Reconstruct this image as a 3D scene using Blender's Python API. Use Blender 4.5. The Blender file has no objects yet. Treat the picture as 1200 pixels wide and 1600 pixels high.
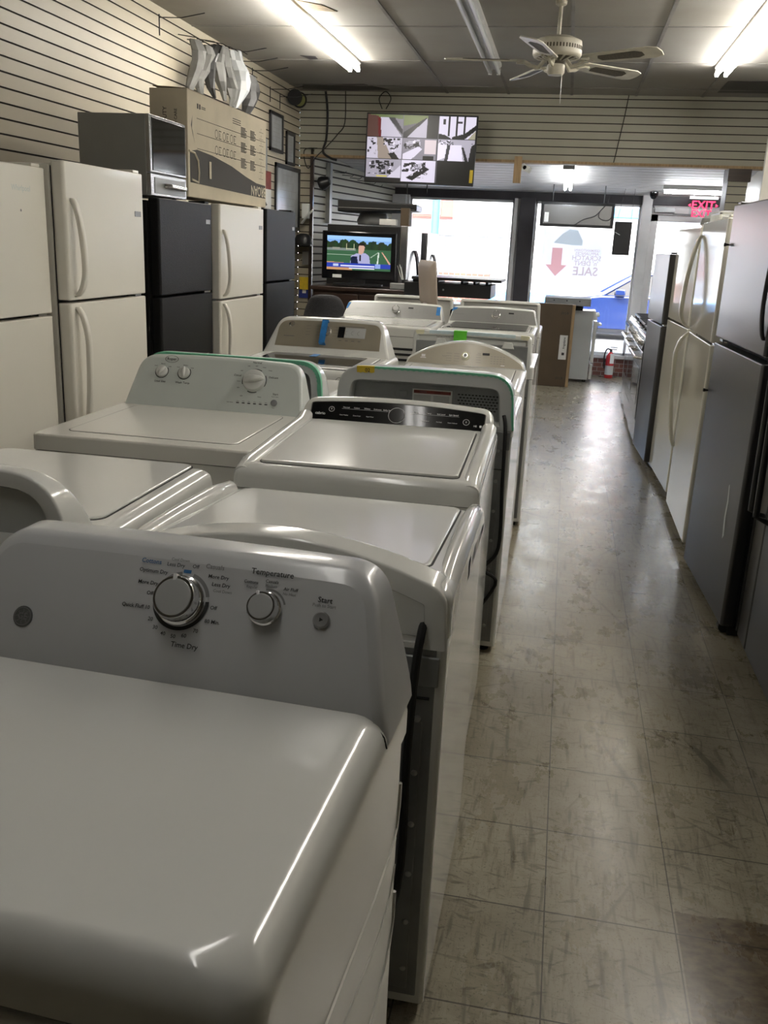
import bpy, bmesh, math, random
from mathutils import Matrix, Vector
import numpy as np
random.seed(7)
PI = math.pi
S = bpy.context.scene
COL = S.collection

# ------------------------------------------------------------------ camera
cam_d = bpy.data.cameras.new('camera'); cam = bpy.data.objects.new('camera', cam_d); COL.objects.link(cam)
yaw, pit, rol = math.radians(-10.4257), math.radians(16.5716), math.radians(2.5511)
f_ = Vector((math.sin(yaw)*math.cos(pit), math.cos(yaw)*math.cos(pit), -math.sin(pit)))
r0 = Vector((math.cos(yaw), -math.sin(yaw), 0)); u0 = r0.cross(f_)
r_ = r0*math.cos(rol)+u0*math.sin(rol); u_ = -r0*math.sin(rol)+u0*math.cos(rol)
M4 = Matrix((r_, u_, -f_)).transposed().to_4x4(); M4.translation = Vector((0, 0, 1.54))
cam.matrix_world = M4
cam_d.sensor_fit = 'VERTICAL'; cam_d.sensor_height = 36.0; cam_d.lens = 1411.6/1600*36.0
cam_d.clip_start = 0.05; cam_d.clip_end = 200
S.camera = cam

# ------------------------------------------------------------------ light and exposure
W = bpy.data.worlds.new('World'); S.world = W; W.use_nodes = True
wn = W.node_tree.nodes; wl = W.node_tree.links; wn.clear()
sky = wn.new('ShaderNodeTexSky'); sky.sky_type = 'NISHITA'; sky.sun_disc = False; sky.dust_density = 4.0; sky.air_density = .8; sky.ozone_density = .5
sky.sun_elevation = math.radians(48); sky.sun_rotation = math.radians(160)
bg = wn.new('ShaderNodeBackground'); bg.inputs[1].default_value = 1.5
wo = wn.new('ShaderNodeOutputWorld'); wl.new(sky.outputs[0], bg.inputs[0]); wl.new(bg.outputs[0], wo.inputs[0])
sd = bpy.data.lights.new('sun', 'SUN'); sd.energy = 17.0; sd.angle = math.radians(0.6); sd.color = (1, .96, .9)
so = bpy.data.objects.new('sun', sd); COL.objects.link(so)
so.rotation_euler = (math.radians(42), 0, math.radians(-35))
TUBE = 50.0
S.view_settings.view_transform = 'Standard'; S.view_settings.look = 'None'
S.view_settings.exposure = 0.25; S.view_settings.gamma = 1.0; S.view_settings.use_curve_mapping = False

# ------------------------------------------------------------------ materials
def mat(name, col, rough=.5, metal=0., coat=0., emit=None, es=0., trans=0., spec=.5, alpha=1.):
    m = bpy.data.materials.new(name); m.use_nodes = True
    b = m.node_tree.nodes['Principled BSDF']
    b.inputs['Base Color'].default_value = (*col, 1); b.inputs['Roughness'].default_value = rough
    b.inputs['Metallic'].default_value = metal; b.inputs['Coat Weight'].default_value = coat
    b.inputs['Coat Roughness'].default_value = .08; b.inputs['Specular IOR Level'].default_value = spec
    b.inputs['Transmission Weight'].default_value = trans; b.inputs['Alpha'].default_value = alpha
    if emit: b.inputs['Emission Color'].default_value = (*emit, 1); b.inputs['Emission Strength'].default_value = es
    return m
def nodes(m): return m.node_tree.nodes, m.node_tree.links, m.node_tree.nodes['Principled BSDF']
def noise_var(m, scale=4., amount=.12, stretch=(1, 1, 1), bump=0., bscale=200., rvar=0., dark=None):
    n, l, b = nodes(m); c = b.inputs['Base Color'].default_value[:]
    tc = n.new('ShaderNodeTexCoord'); mp = n.new('ShaderNodeMapping'); mp.inputs['Scale'].default_value = stretch
    l.new(tc.outputs['Object'], mp.inputs[0])
    nz = n.new('ShaderNodeTexNoise'); nz.inputs['Scale'].default_value = scale; nz.inputs['Detail'].default_value = 5
    l.new(mp.outputs[0], nz.inputs['Vector'])
    rp = n.new('ShaderNodeValToRGB'); rp.color_ramp.elements[0].position = .35; rp.color_ramp.elements[1].position = .65
    d = dark or tuple(x*(1-amount) for x in c[:3])
    rp.color_ramp.elements[0].color = (*d[:3], 1); rp.color_ramp.elements[1].color = c
    l.new(nz.outputs[0], rp.inputs[0]); l.new(rp.outputs[0], b.inputs['Base Color'])
    if rvar:
        mr = n.new('ShaderNodeMapRange'); r = b.inputs['Roughness'].default_value
        mr.inputs[3].default_value = r-rvar; mr.inputs[4].default_value = r+rvar
        l.new(nz.outputs[0], mr.inputs[0]); l.new(mr.outputs[0], b.inputs['Roughness'])
    if bump:
        n2 = n.new('ShaderNodeTexNoise'); n2.inputs['Scale'].default_value = bscale; n2.inputs['Detail'].default_value = 2
        l.new(mp.outputs[0], n2.inputs['Vector'])
        bp = n.new('ShaderNodeBump'); bp.inputs['Strength'].default_value = bump; bp.inputs['Distance'].default_value = .002
        l.new(n2.outputs[0], bp.inputs['Height']); l.new(bp.outputs[0], b.inputs['Normal'])
    return m
X = {}
X['enamel'] = noise_var(mat('white_enamel', (.72, .72, .69), .16, coat=.5), 3, .03)
X['enamel_grey'] = noise_var(mat('cool_white_enamel', (.60, .62, .62), .2, coat=.4), 3, .04)
X['enamel_bisque'] = noise_var(mat('bisque_enamel', (.76, .745, .69), .2, coat=.3), 3, .03)
X['plastic_white'] = noise_var(mat('white_plastic', (.66, .67, .64), .28, coat=.2), 4, .04)
X['console_grey'] = noise_var(mat('console_grey_plastic', (.54, .55, .56), .26, coat=.35), 5, .05)
X['console_pale'] = noise_var(mat('console_pale_plastic', (.62, .66, .63), .3, coat=.2), 5, .03)
X['galv'] = noise_var(mat('galvanised_sheet', (.30, .31, .31), .42, metal=.6), 6, .25, rvar=.08)
X['sheet_dark'] = noise_var(mat('grey_painted_sheet', (.16, .165, .165), .45, metal=.3), 6, .2)
X['recess'] = noise_var(mat('grey_moulded_plastic', (.22, .225, .225), .4), 7, .15)
X['black_plastic'] = noise_var(mat('black_plastic', (.012, .012, .013), .35), 9, .2)
X['black_gloss'] = mat('black_glass', (.006, .006, .007), .06, coat=.15, spec=.35)
X['rubber'] = mat('black_rubber', (.01, .01, .01), .7)
X['chrome'] = mat('chrome', (.8, .8, .8), .1, metal=1)
X['knob_grey'] = noise_var(mat('knob_grey', (.50, .51, .51), .35, metal=.2), 9, .05)
X['silver'] = noise_var(mat('silver_paint', (.28, .28, .275), .36, metal=.4), 9, .05)
X['champagne'] = noise_var(mat('champagne_panel', (.42, .38, .30), .3, metal=.45, coat=.3), 9, .06)
X['steel'] = noise_var(mat('stainless_steel', (.42, .42, .43), .25, metal=.9), 3, .1, rvar=.04)
X['steel_dark'] = noise_var(mat('dark_stainless_steel', (.105, .103, .108), .28, metal=.85), 2.5, .03)
X['black_fridge'] = noise_var(mat('black_textured_steel', (.005, .005, .0055), .40, spec=.22), 30, .3, bump=1.0, bscale=220)
X['white_fridge'] = noise_var(mat('warm_white_fridge_paint', (.79, .76, .68), .3, coat=.15), 2, .03, bump=.05, bscale=300)
X['white_gloss_fridge'] = noise_var(mat('glossy_white_fridge_paint', (.68, .66, .58), .1, coat=.6), 2, .03)
X['ink'] = mat('black_ink', (.02, .02, .02), .6)
X['ink_grey'] = mat('grey_ink', (.2, .2, .2), .6)
X['ink_blue'] = mat('blue_ink', (.02, .12, .3), .6)
X['ink_white'] = mat('white_ink', (.8, .8, .8), .6)
X['ink_box'] = mat('box_ink', (.05, .045, .04), .7)
X['screw'] = mat('screw_metal', (.5, .5, .5), .3, metal=.9)
X['tape_green'] = noise_var(mat('green_masking_tape', (.17, .56, .36), .55), 25, .15)
X['tape_blue'] = noise_var(mat('blue_masking_tape', (.02, .20, .55), .55), 25, .25)
X['tape_yellow'] = noise_var(mat('yellow_tape', (.72, .52, .03), .5), 25, .15)
X['tape_lime'] = noise_var(mat('lime_green_tape', (.12, .62, .03), .45), 25, .15)
X['tape_clear'] = noise_var(mat('pale_packing_tape', (.55, .68, .72), .35), 25, .15)
X['tape_cream'] = noise_var(mat('cream_masking_tape', (.70, .68, .48), .5), 25, .15)
X['card'] = noise_var(mat('cardboard', (.50, .41, .29), .8), 6, .12, bump=.1, bscale=80)
X['card_pale'] = noise_var(mat('pale_cardboard', (.62, .55, .42), .75), 5, .12, bump=.08, bscale=60)
X['card_brown'] = noise_var(mat('brown_cardboard', (.10, .07, .042), .8), 5, .15)
X['wood'] = noise_var(mat('raw_timber', (.38, .26, .14), .7), 4, .3, (14, 14, 1))
X['wood_dark'] = noise_var(mat('dark_brown_wood', (.035, .018, .012), .4, coat=.2), 4, .4, (1, 12, 12))
X['white_paint'] = noise_var(mat('white_painted_frame', (.62, .61, .60), .5), 5, .12)
X['dark_frame'] = noise_var(mat('dark_painted_column', (.035, .03, .035), .5), 5, .3)
X['fan_white'] = noise_var(mat('yellowed_fan_plastic', (.50, .47, .38), .4), 12, .25)
X['fan_cane'] = noise_var(mat('woven_cane_insert', (.09, .075, .05), .7), 120, .5)
X['fixture'] = noise_var(mat('white_fixture_metal', (.45, .45, .43), .4), 6, .15)
X['tube_off'] = mat('unlit_glass_tube', (.62, .64, .66), .2)
X['tube_on'] = mat('lit_tube', (1, 1, 1), .4, emit=(1.0, .95, .86), es=TUBE)
X['tube_dim'] = mat('dim_lit_tube', (1, 1, 1), .4, emit=(1.0, .97, .92), es=TUBE*.24)
X['tube_cool'] = mat('cool_lit_tube', (1, 1, 1), .4, emit=(.92, .96, 1.0), es=TUBE*.8)
X['red_sign'] = mat('red_sign_letters', (.7, .02, .05), .5, emit=(1, .03, .12), es=1.6)
X['red_paint'] = mat('red_paint', (.55, .02, .02), .3, coat=.4)
X['label_paper'] = noise_var(mat('paper', (.72, .72, .70), .7), 8, .08)
X['foil'] = noise_var(mat('clear_and_foil_bag_film', (.15, .15, .14), .55), 9, .3, bump=.6, bscale=25)
X['film_dark'] = noise_var(mat('smoky_plastic_film', (.05, .05, .05), .35), 9, .5, bump=.6, bscale=20)
X['board'] = noise_var(mat('whiteboard', (.42, .44, .45), .25), 6, .15)
X['fabric'] = noise_var(mat('grey_chair_fabric', (.06, .06, .065), .9), 90, .3)
X['alu'] = noise_var(mat('aluminium_casing', (.58, .50, .44), .35, metal=.5), 5, .05)
X['car'] = mat('blue_car_paint', (.006, .016, .075), .15, coat=.8)
X['brick'] = None
X['concrete'] = noise_var(mat('concrete_sidewalk', (.55, .54, .52), .9), 3, .15)
X['asphalt'] = noise_var(mat('asphalt', (.12, .12, .125), .9), 8, .2)
X['facade'] = noise_var(mat('white_facade_paint', (.6, .6, .59), .8), 2, .08)
X['facade_blue'] = mat('blue_facade_trim', (.06, .25, .60), .6)
X['awning_red'] = mat('red_awning', (.70, .10, .08), .7)
X['fence'] = mat('galvanised_fence', (.10, .105, .11), .6)
X['moulding'] = noise_var(mat('painted_soffit_boards', (.60, .58, .56), .5), 5, .15, (1, 8, 1))
X['olive'] = mat('olive_thread_spool', (.22, .24, .07), .7)
X['fabric_red'] = noise_var(mat('dark_red_print', (.25, .05, .04), .7), 12, .4)
X['flag'] = mat('blue_print', (.03, .05, .28), .7)

def wall_mat(name, c, dirt):
    m = mat(name, c, .45); n, l, b = nodes(m)
    tc = n.new('ShaderNodeTexCoord'); nz = n.new('ShaderNodeTexNoise'); nz.inputs['Scale'].default_value = .9; nz.inputs['Detail'].default_value = 6
    l.new(tc.outputs['Object'], nz.inputs['Vector'])
    rp = n.new('ShaderNodeValToRGB'); rp.color_ramp.elements[0].position = .35; rp.color_ramp.elements[1].position = .6
    rp.color_ramp.elements[0].color = (*dirt, 1); rp.color_ramp.elements[1].color = (*c, 1)
    l.new(nz.outputs[0], rp.inputs[0]); l.new(rp.outputs[0], b.inputs['Base Color']); return m
X['slat'] = wall_mat('cream_slatwall', (.47, .43, .335), (.40, .355, .265))
X['slat_header'] = wall_mat('grey_cream_slatwall', (.36, .35, .29), (.31, .295, .235))
X['groove'] = mat('slat_groove', (.02, .015, .01), .8)
X['plaster'] = wall_mat('plain_painted_wall', (.35, .33, .27), (.28, .26, .2))

def tile_floor():
    m = mat('worn_vinyl_tile', (.33, .30, .23), .3); n, l, b = nodes(m)
    g = n.new('ShaderNodeNewGeometry'); sp = n.new('ShaderNodeSeparateXYZ'); l.new(g.outputs['Position'], sp.inputs[0])
    def math_(op, a, b_=None, c=None):
        k = n.new('ShaderNodeMath'); k.operation = op
        for i, v in enumerate((a, b_, c)):
            if v is None: continue
            if isinstance(v, (int, float)): k.inputs[i].default_value = v
            else: l.new(v, k.inputs[i])
        return k.outputs[0]
    tx = math_('DIVIDE', math_('SUBTRACT', sp.outputs[0], .0935), .3085)
    ty = math_('DIVIDE', math_('SUBTRACT', sp.outputs[1], 2.208), .3265)
    fx = math_('FRACT', tx); fy = math_('FRACT', ty)
    ex = math_('MINIMUM', fx, math_('SUBTRACT', 1.0, fx)); ey = math_('MINIMUM', fy, math_('SUBTRACT', 1.0, fy))
    lx = math_('LESS_THAN', ex, .0055); ly = math_('LESS_THAN', ey, .0065)
    line = math_('MAXIMUM', lx, ly)
    # per tile tint
    cb = n.new('ShaderNodeCombineXYZ'); l.new(math_('FLOOR', tx), cb.inputs[0]); l.new(math_('FLOOR', ty), cb.inputs[1])
    wn_ = n.new('ShaderNodeTexWhiteNoise'); l.new(cb.outputs[0], wn_.inputs[0])
    def noise(scale, sx=1, sy=1, det=6, rough=.6, rot=0):
        m0 = n.new('ShaderNodeMapping'); m0.inputs['Rotation'].default_value = (0, 0, rot); l.new(g.outputs['Position'], m0.inputs[0])
        mp = n.new('ShaderNodeMapping'); mp.inputs['Scale'].default_value = (sx, sy, 1)
        l.new(m0.outputs[0], mp.inputs[0]); z = n.new('ShaderNodeTexNoise')
        z.inputs['Scale'].default_value = scale; z.inputs['Detail'].default_value = det; z.inputs['Roughness'].default_value = rough
        l.new(mp.outputs[0], z.inputs['Vector']); return z.outputs[0]
    def mixc(fac, a, b_):
        k = n.new('ShaderNodeMix'); k.data_type = 'RGBA'
        if isinstance(fac, (int, float)): k.inputs[0].default_value = fac
        else: l.new(fac, k.inputs[0])
        for idx, v in ((6, a), (7, b_)):
            if isinstance(v, tuple): k.inputs[idx].default_value = (*v, 1)
            else: l.new(v, k.inputs[idx])
        return k.outputs[2]
    def ramp(v, a, b_):
        k = n.new('ShaderNodeMapRange'); l.new(v, k.inputs[0]); k.inputs[1].default_value = a; k.inputs[2].default_value = b_; return k.outputs[0]
    c = mixc(wn_.outputs[0], (.33, .30, .222), (.26, .232, .165))
    c = mixc(math_('MULTIPLY', ramp(noise(2.6, 1, 1, 8, .7), .40, .75), .75), c, (.16, .135, .09))
    c = mixc(math_('MULTIPLY', ramp(noise(26, 1, .18, 8, .75), .54, .68), .8), c, (.115, .095, .062))
    c = mixc(math_('MULTIPLY', ramp(noise(9, .5, 1.6, 9, .8, .5), .52, .72), .5), c, (.13, .11, .075))
    c = mixc(math_('MULTIPLY', ramp(noise(60, 1, .6, 5, .7), .59, .70), .65), c, (.10, .085, .06))
    c = mixc(math_('MULTIPLY', ramp(noise(95, .12, 1, 6, .8), .56, .66), .55), c, (.10, .085, .055))
    c = mixc(math_('MULTIPLY', ramp(noise(90, 1, .10, 6, .8), .57, .66), .5), c, (.12, .10, .07))
    c = mixc(math_('MULTIPLY', ramp(noise(150, 1, 1, 2, .5), .62, .68), .6), c, (.08, .065, .04))
    # scuffs and scratches: long thin threshold streaks in many directions
    for sc, st, rot, lo, hi, am in ((40, .10, 1.52, .60, .72, .6), (60, .10, 1.62, .61, .71, .55), (44, .14, .08, .65, .72, .4), (24, .06, .62, .68, .75, .6), (27, .06, -.55, .69, .75, .55), (20, .05, 1.2, .69, .75, .6), (22, .06, -1.1, .69, .75, .6), (60, .2, .3, .63, .70, .5), (55, .25, -.4, .63, .70, .5)):
        c = mixc(math_('MULTIPLY', ramp(noise(sc, st, 1, 2, .45, rot), lo, hi), am), c, (.065, .05, .03))
    # worn-through brown tile in the near right
    inx = math_('MULTIPLY', math_('GREATER_THAN', tx, 1.02), math_('LESS_THAN', tx, 2.1))
    iny = math_('LESS_THAN', math_('ADD', ty, math_('MULTIPLY', noise(9), .25)), -.62)
    c = mixc(math_('MULTIPLY', math_('MULTIPLY', inx, iny), .95), c, mixc(ramp(noise(45, .6, 1), .35, .65), (.06, .04, .02), (.17, .13, .08)))
    c = mixc(math_('MULTIPLY', line, .85), c, (.035, .028, .018))
    l.new(c, b.inputs['Base Color'])
    r = math_('ADD', math_('MULTIPLY', noise(7, 1, .5, 6, .7), .35), .12); l.new(r, b.inputs['Roughness'])
    bp = n.new('ShaderNodeBump'); bp.inputs['Strength'].default_value = .25; bp.inputs['Distance'].default_value = .004
    hh = math_('SUBTRACT', noise(5, 1, 1, 4), math_('MULTIPLY', line, .4)); l.new(hh, bp.inputs['Height']); l.new(bp.outputs[0], b.inputs['Normal'])
    return m
X['floor'] = tile_floor()

def ceiling_mat():
    m = mat('ceiling_tile', (.33, .32, .30), .9); n, l, b = nodes(m)
    g = n.new('ShaderNodeNewGeometry'); nz = n.new('ShaderNodeTexNoise'); nz.inputs['Scale'].default_value = .8; nz.inputs['Detail'].default_value = 6
    l.new(g.outputs['Position'], nz.inputs['Vector'])
    rp = n.new('ShaderNodeValToRGB'); rp.color_ramp.elements[0].position = .3; rp.color_ramp.elements[1].position = .6
    rp.color_ramp.elements[0].color = (.26, .24, .21, 1); rp.color_ramp.elements[1].color = (.34, .33, .31, 1)
    l.new(nz.outputs[0], rp.inputs[0]); l.new(rp.outputs[0], b.inputs['Base Color'])
    n2 = n.new('ShaderNodeTexNoise'); n2.inputs['Scale'].default_value = 120
    bp = n.new('ShaderNodeBump'); bp.inputs['Strength'].default_value = .3; bp.inputs['Distance'].default_value = .003
    l.new(g.outputs['Position'], n2.inputs['Vector']); l.new(n2.outputs[0], bp.inputs['Height']); l.new(bp.outputs[0], b.inputs['Normal'])
    return m
X['ceil'] = ceiling_mat()
def brick_mat():
    m = mat('red_brick', (.2, .08, .05), .8); n, l, b = nodes(m)
    tc = n.new('ShaderNodeTexCoord'); mp = n.new('ShaderNodeMapping'); mp.inputs['Rotation'].default_value = (PI/2, 0, 0)
    bt = n.new('ShaderNodeTexBrick'); bt.inputs['Scale'].default_value = 4.5
    bt.inputs['Color1'].default_value = (.20, .075, .05, 1); bt.inputs['Color2'].default_value = (.13, .05, .04, 1); bt.inputs['Mortar'].default_value = (.3, .27, .24, 1)
    l.new(tc.outputs['Object'], mp.inputs[0]); l.new(mp.outputs[0], bt.inputs[0]); l.new(bt.outputs[0], b.inputs['Base Color']); return m
X['brick'] = brick_mat()
def glass_mat():
    m = bpy.data.materials.new('window_glass'); m.use_nodes = True; n = m.node_tree.nodes; l = m.node_tree.links; n.clear()
    t = n.new('ShaderNodeBsdfTransparent'); gl = n.new('ShaderNodeBsdfGlossy'); gl.inputs['Roughness'].default_value = .02
    fr = n.new('ShaderNodeFresnel'); fr.inputs[0].default_value = 1.3; mx = n.new('ShaderNodeMixShader'); o = n.new('ShaderNodeOutputMaterial')
    t.inputs[0].default_value = (.93, .96, .97, 1)
    l.new(fr.outputs[0], mx.inputs[0]); l.new(t.outputs[0], mx.inputs[1]); l.new(gl.outputs[0], mx.inputs[2]); l.new(mx.outputs[0], o.inputs[0]); return m
X['glass'] = glass_mat()
def poster_mat():
    m = bpy.data.materials.new('backlit_poster_paper'); m.use_nodes = True; n = m.node_tree.nodes; l = m.node_tree.links; n.clear()
    t = n.new('ShaderNodeBsdfTranslucent'); d = n.new('ShaderNodeBsdfDiffuse'); mx = n.new('ShaderNodeMixShader'); o = n.new('ShaderNodeOutputMaterial')
    t.inputs[0].default_value = (.9, .88, .88, 1); d.inputs[0].default_value = (.8, .78, .78, 1); mx.inputs[0].default_value = .8
    l.new(d.outputs[0], mx.inputs[1]); l.new(t.outputs[0], mx.inputs[2]); l.new(mx.outputs[0], o.inputs[0]); return m
X['poster'] = poster_mat()
def translucent(name, c):
    m = poster_mat(); m.name = name
    for k in m.node_tree.nodes:
        if k.type in ('BSDF_TRANSLUCENT', 'BSDF_DIFFUSE'): k.inputs[0].default_value = (*c, 1)
    return m
X['poster_red'] = translucent('show_through_red', (.85, .50, .48)); X['poster_ink'] = translucent('show_through_grey', (.66, .56, .56)); X['poster_green'] = translucent('show_through_green', (.62, .68, .66))
def screen_mat(name, es):
    m = bpy.data.materials.new(name); m.use_nodes = True; n, l, b = nodes(m)
    a = n.new('ShaderNodeAttribute'); a.attribute_name = 'picture'
    b.inputs['Base Color'].default_value = (.01, .01, .01, 1); b.inputs['Roughness'].default_value = .3
    l.new(a.outputs[0], b.inputs['Emission Color']); b.inputs['Emission Strength'].default_value = es; return m
X['screen'] = screen_mat('lit_screen', 1.0)

# ------------------------------------------------------------------ mesh helpers
class MB:
    def __init__(s): s.v = []; s.f = []; s.T = Matrix.Identity(4)
    def vs(s, pts): b = len(s.v); s.v += [tuple(s.T @ Vector(p)) for p in pts]; return b
    def box(s, x0, x1, y0, y1, z0, z1):
        b = s.vs([(x, y, z) for z in (z0, z1) for y in (y0, y1) for x in (x0, x1)])
        s.f += [tuple(b+i for i in q) for q in ((0, 2, 3, 1), (4, 5, 7, 6), (0, 1, 5, 4), (2, 6, 7, 3), (0, 4, 6, 2), (1, 3, 7, 5))]; return s
    def quad(s, *p): b = s.vs(p); s.f.append(tuple(range(b, b+len(p)))); return s
    def loft(s, rings, cap0=True, cap1=True):
        n = len(rings[0]); bs = [s.vs(r) for r in rings]
        for a, c in zip(bs, bs[1:]):
            for i in range(n): j = (i+1) % n; s.f.append((a+i, a+j, c+j, c+i))
        if cap0: s.f.append(tuple(bs[0]+i for i in reversed(range(n))))
        if cap1: s.f.append(tuple(bs[-1]+i for i in range(n)))
        return s
    def lathe(s, prof, n=32, cap=True):          # profile of (radius, height) along local +z
        return s.loft([[(r*math.cos(2*PI*i/n), r*math.sin(2*PI*i/n), h) for i in range(n)] for r, h in prof], cap, cap)
    def tube(s, pts, r, n=8, closed=False):
        P = [Vector(p) for p in pts]; rings = []; up = Vector((0, 0, 1)); prev = None
        for i, p in enumerate(P):
            d = (P[min(i+1, len(P)-1)]-P[max(i-1, 0)]).normalized()
            if prev is None: a = d.cross(up) if abs(d.z) < .9 else d.cross(Vector((1, 0, 0)))
            else: a = prev-d*prev.dot(d)
            a.normalize(); prev = a; b = d.cross(a); rr = r[i] if isinstance(r, (list, tuple)) else r
            rings.append([tuple(p+a*math.cos(2*PI*k/n)*rr+b*math.sin(2*PI*k/n)*rr) for k in range(n)])
        return s.loft(rings)
    def text(s, st, size, x=0, y=0, align='CENTER', z=0):
        V, F = text_geo(st, align)
        if V is None: return s
        b = s.vs([(x+p[0]*size, y+p[1]*size, z) for p in V]); s.f += [tuple(b+i for i in q) for q in F]; return s
    def disc(s, x, y, r, z=0, n=24, r2=None):
        if r2 is None: b = s.vs([(x+r*math.cos(2*PI*i/n), y+r*math.sin(2*PI*i/n), z) for i in range(n)]); s.f.append(tuple(range(b, b+n)))
        else: s.arc(x, y, r2, r, 0, 360, z, n)
        return s
    def arc(s, x, y, ra, rb, a0, a1, z=0, n=20):
        b = s.vs([(x+q*math.cos(math.radians(a0+(a1-a0)*i/n)), y+q*math.sin(math.radians(a0+(a1-a0)*i/n)), z) for i in range(n+1) for q in (ra, rb)])
        for i in range(n): s.f.append((b+2*i, b+2*i+1, b+2*i+3, b+2*i+2))
        return s
    def rect(s, x0, x1, y0, y1, z=0): return s.quad((x0, y0, z), (x1, y0, z), (x1, y1, z), (x0, y1, z))
    def build(s, name, material, parent=None, bevel=0., seg=2, smooth=40, solid=0.):
        me = bpy.data.meshes.new(name); me.from_pydata(s.v, [], s.f)
        bm = bmesh.new(); bm.from_mesh(me); bmesh.ops.recalc_face_normals(bm, faces=bm.faces) if s.fixn else None; bm.to_mesh(me); bm.free()
        o = bpy.data.objects.new(name, me); COL.objects.link(o)
        me.materials.append(X[material] if isinstance(material, str) else material)
        for p in me.polygons: p.use_smooth = True
        me.set_sharp_from_angle(angle=math.radians(smooth))
        if bevel:
            m = o.modifiers.new('bevel', 'BEVEL'); m.width = bevel; m.segments = seg; m.limit_method = 'ANGLE'; m.angle_limit = math.radians(40)
        if len(s.f) > 1 and len(s.f) < 4000: wn_ = o.modifiers.new('weighted', 'WEIGHTED_NORMAL'); wn_.keep_sharp = True; wn_.weight = 80
        if parent: o.parent = parent
        return o
    fixn = True
TG = {}
_fo = None
def text_geo(st, align):
    k = (st, align)
    if k not in TG:
        cu = bpy.data.curves.new('t', 'FONT'); cu.body = st; cu.size = 1; cu.align_x = align; cu.align_y = 'CENTER'; cu.resolution_u = 2; cu.offset = .012
        o = bpy.data.objects.new('t', cu); COL.objects.link(o)
        me = o.to_mesh()
        TG[k] = ([tuple(v.co) for v in me.vertices], [tuple(p.vertices) for p in me.polygons])
        o.to_mesh_clear(); bpy.data.objects.remove(o); bpy.data.curves.remove(cu)
    return TG[k]
def box(name, mt, x0, x1, y0, y1, z0, z1, parent=None, bevel=0., seg=2):
    m = MB(); m.box(x0, x1, y0, y1, z0, z1); return m.build(name, mt, parent, bevel, seg)
def tag(o, label=None, cat=None, group=None, kind=None):
    if label: o['label'] = label
    if cat: o['category'] = cat
    if group: o['group'] = group
    if kind: o['kind'] = kind
    return o
def thing(name, label, cat, loc=(0, 0, 0), rotz=0, group=None):
    o = bpy.data.objects.new(name, None); COL.objects.link(o); o.location = loc; o.rotation_euler = (0, 0, rotz); o.empty_display_size = .1
    return tag(o, label, cat, group)
def struct(o): o['kind'] = 'structure'; return o
def rr(x0, x1, y0, y1, r, z, n=6):
    P = []
    for cx, cy, a in ((x1-r, y1-r, 0), (x0+r, y1-r, 90), (x0+r, y0+r, 180), (x1-r, y0+r, 270)):
        for i in range(n+1): t = math.radians(a+90*i/n); P.append((cx+r*math.cos(t), cy+r*math.sin(t), z))
    return P
def slab(m, x0, x1, y0, y1, r, z0, z1, e=.002):
    return m.loft([rr(x0, x1, y0, y1, r, z0), rr(x0, x1, y0, y1, r, z1-e), rr(x0+e*.3, x1-e*.3, y0+e*.3, y1-e*.3, r, z1-e*.3), rr(x0+e, x1-e, y0+e, y1-e, max(r-e, .001), z1), rr(x0+3*e, x1-3*e, y0+3*e, y1-3*e, max(r-e, .001), z1)])
def frame(origin, xa, ya):
    xa = Vector(xa).normalized(); ya = Vector(ya).normalized(); za = xa.cross(ya)
    M = Matrix((xa, ya, za)).transposed().to_4x4(); M.translation = Vector(origin); return M

# ------------------------------------------------------------------ room shell
YH, YF, ZC, XL, XR = 9.75, 12.2, 3.0, -2.86, 1.80
struct(box('floor', 'floor', XL-.3, XR+.5, -3.0, YF+.15, -.12, 0))
def slat_wall(name, mt, p0, p1, z0, z1, nrm, pitch=.0735, phase=0., gw=.0045):
    """horizontal slat panelling: real grooves, running from p0 to p1 (xy), facing nrm"""
    d = Vector((p1[0]-p0[0], p1[1]-p0[1], 0)); n = Vector((d.y, -d.x, 0)).normalized()
    if n.x*nrm[0]+n.y*nrm[1] < 0: n = -n
    m = MB(); zs = []; z = z0+phase
    prof = [(z0, 0)]
    while z < z1-.006:
        if z > z0+.006: prof += [(z-gw, 0), (z-gw, -.009), (z+gw, -.009), (z+gw, 0)]
        z += pitch
    prof += [(z1, 0)]
    A = Vector((p0[0], p0[1], 0)); B = A+d
    prof2 = prof+[(z1, -.03), (z0, -.03)]
    ring0 = [tuple(A+n*q+Vector((0, 0, h))) for h, q in prof2]; ring1 = [tuple(B+n*q+Vector((0, 0, h))) for h, q in prof2]
    m.loft([ring0, ring1]); o = m.build(name, mt, None, smooth=20)
    o.data.materials.append(X['groove'])
    for p in o.data.polygons:
        c = (p.center-A).dot(n)
        if -.0095 < c < -.003: p.material_index = 1
    return struct(o)
slat_wall('wall_left', 'slat', (XL, -3.0), (XL, YH+.02), 0, ZC, (1, 0))
slat_wall('wall_header', 'slat_header', (XL, YH), (XR, YH), 2.39, ZC, (0, -1), phase=.06)
slat_wall('wall_left_return', 'slat', (XL, YH), (-2.70, YH), 0, 2.39, (0, -1))
slat_wall('wall_left_front', 'slat_header', (-2.70, YH-.03), (-2.28, YF), 0, 2.45, (1, -.1729), gw=.008)
struct(box('wall_right', 'plaster', XR, XR+.1, -3.0, YF, 0, ZC))
struct(box('wall_back', 'plaster', XL-.1, XR+.1, -3.1, -3.0, 0, ZC))
# header soffit edge of raw timber
struct(box('trim_1', 'wood', XL+.02, XR-.02, YH-.035, YH+.12, 2.365, 2.39))
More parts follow.
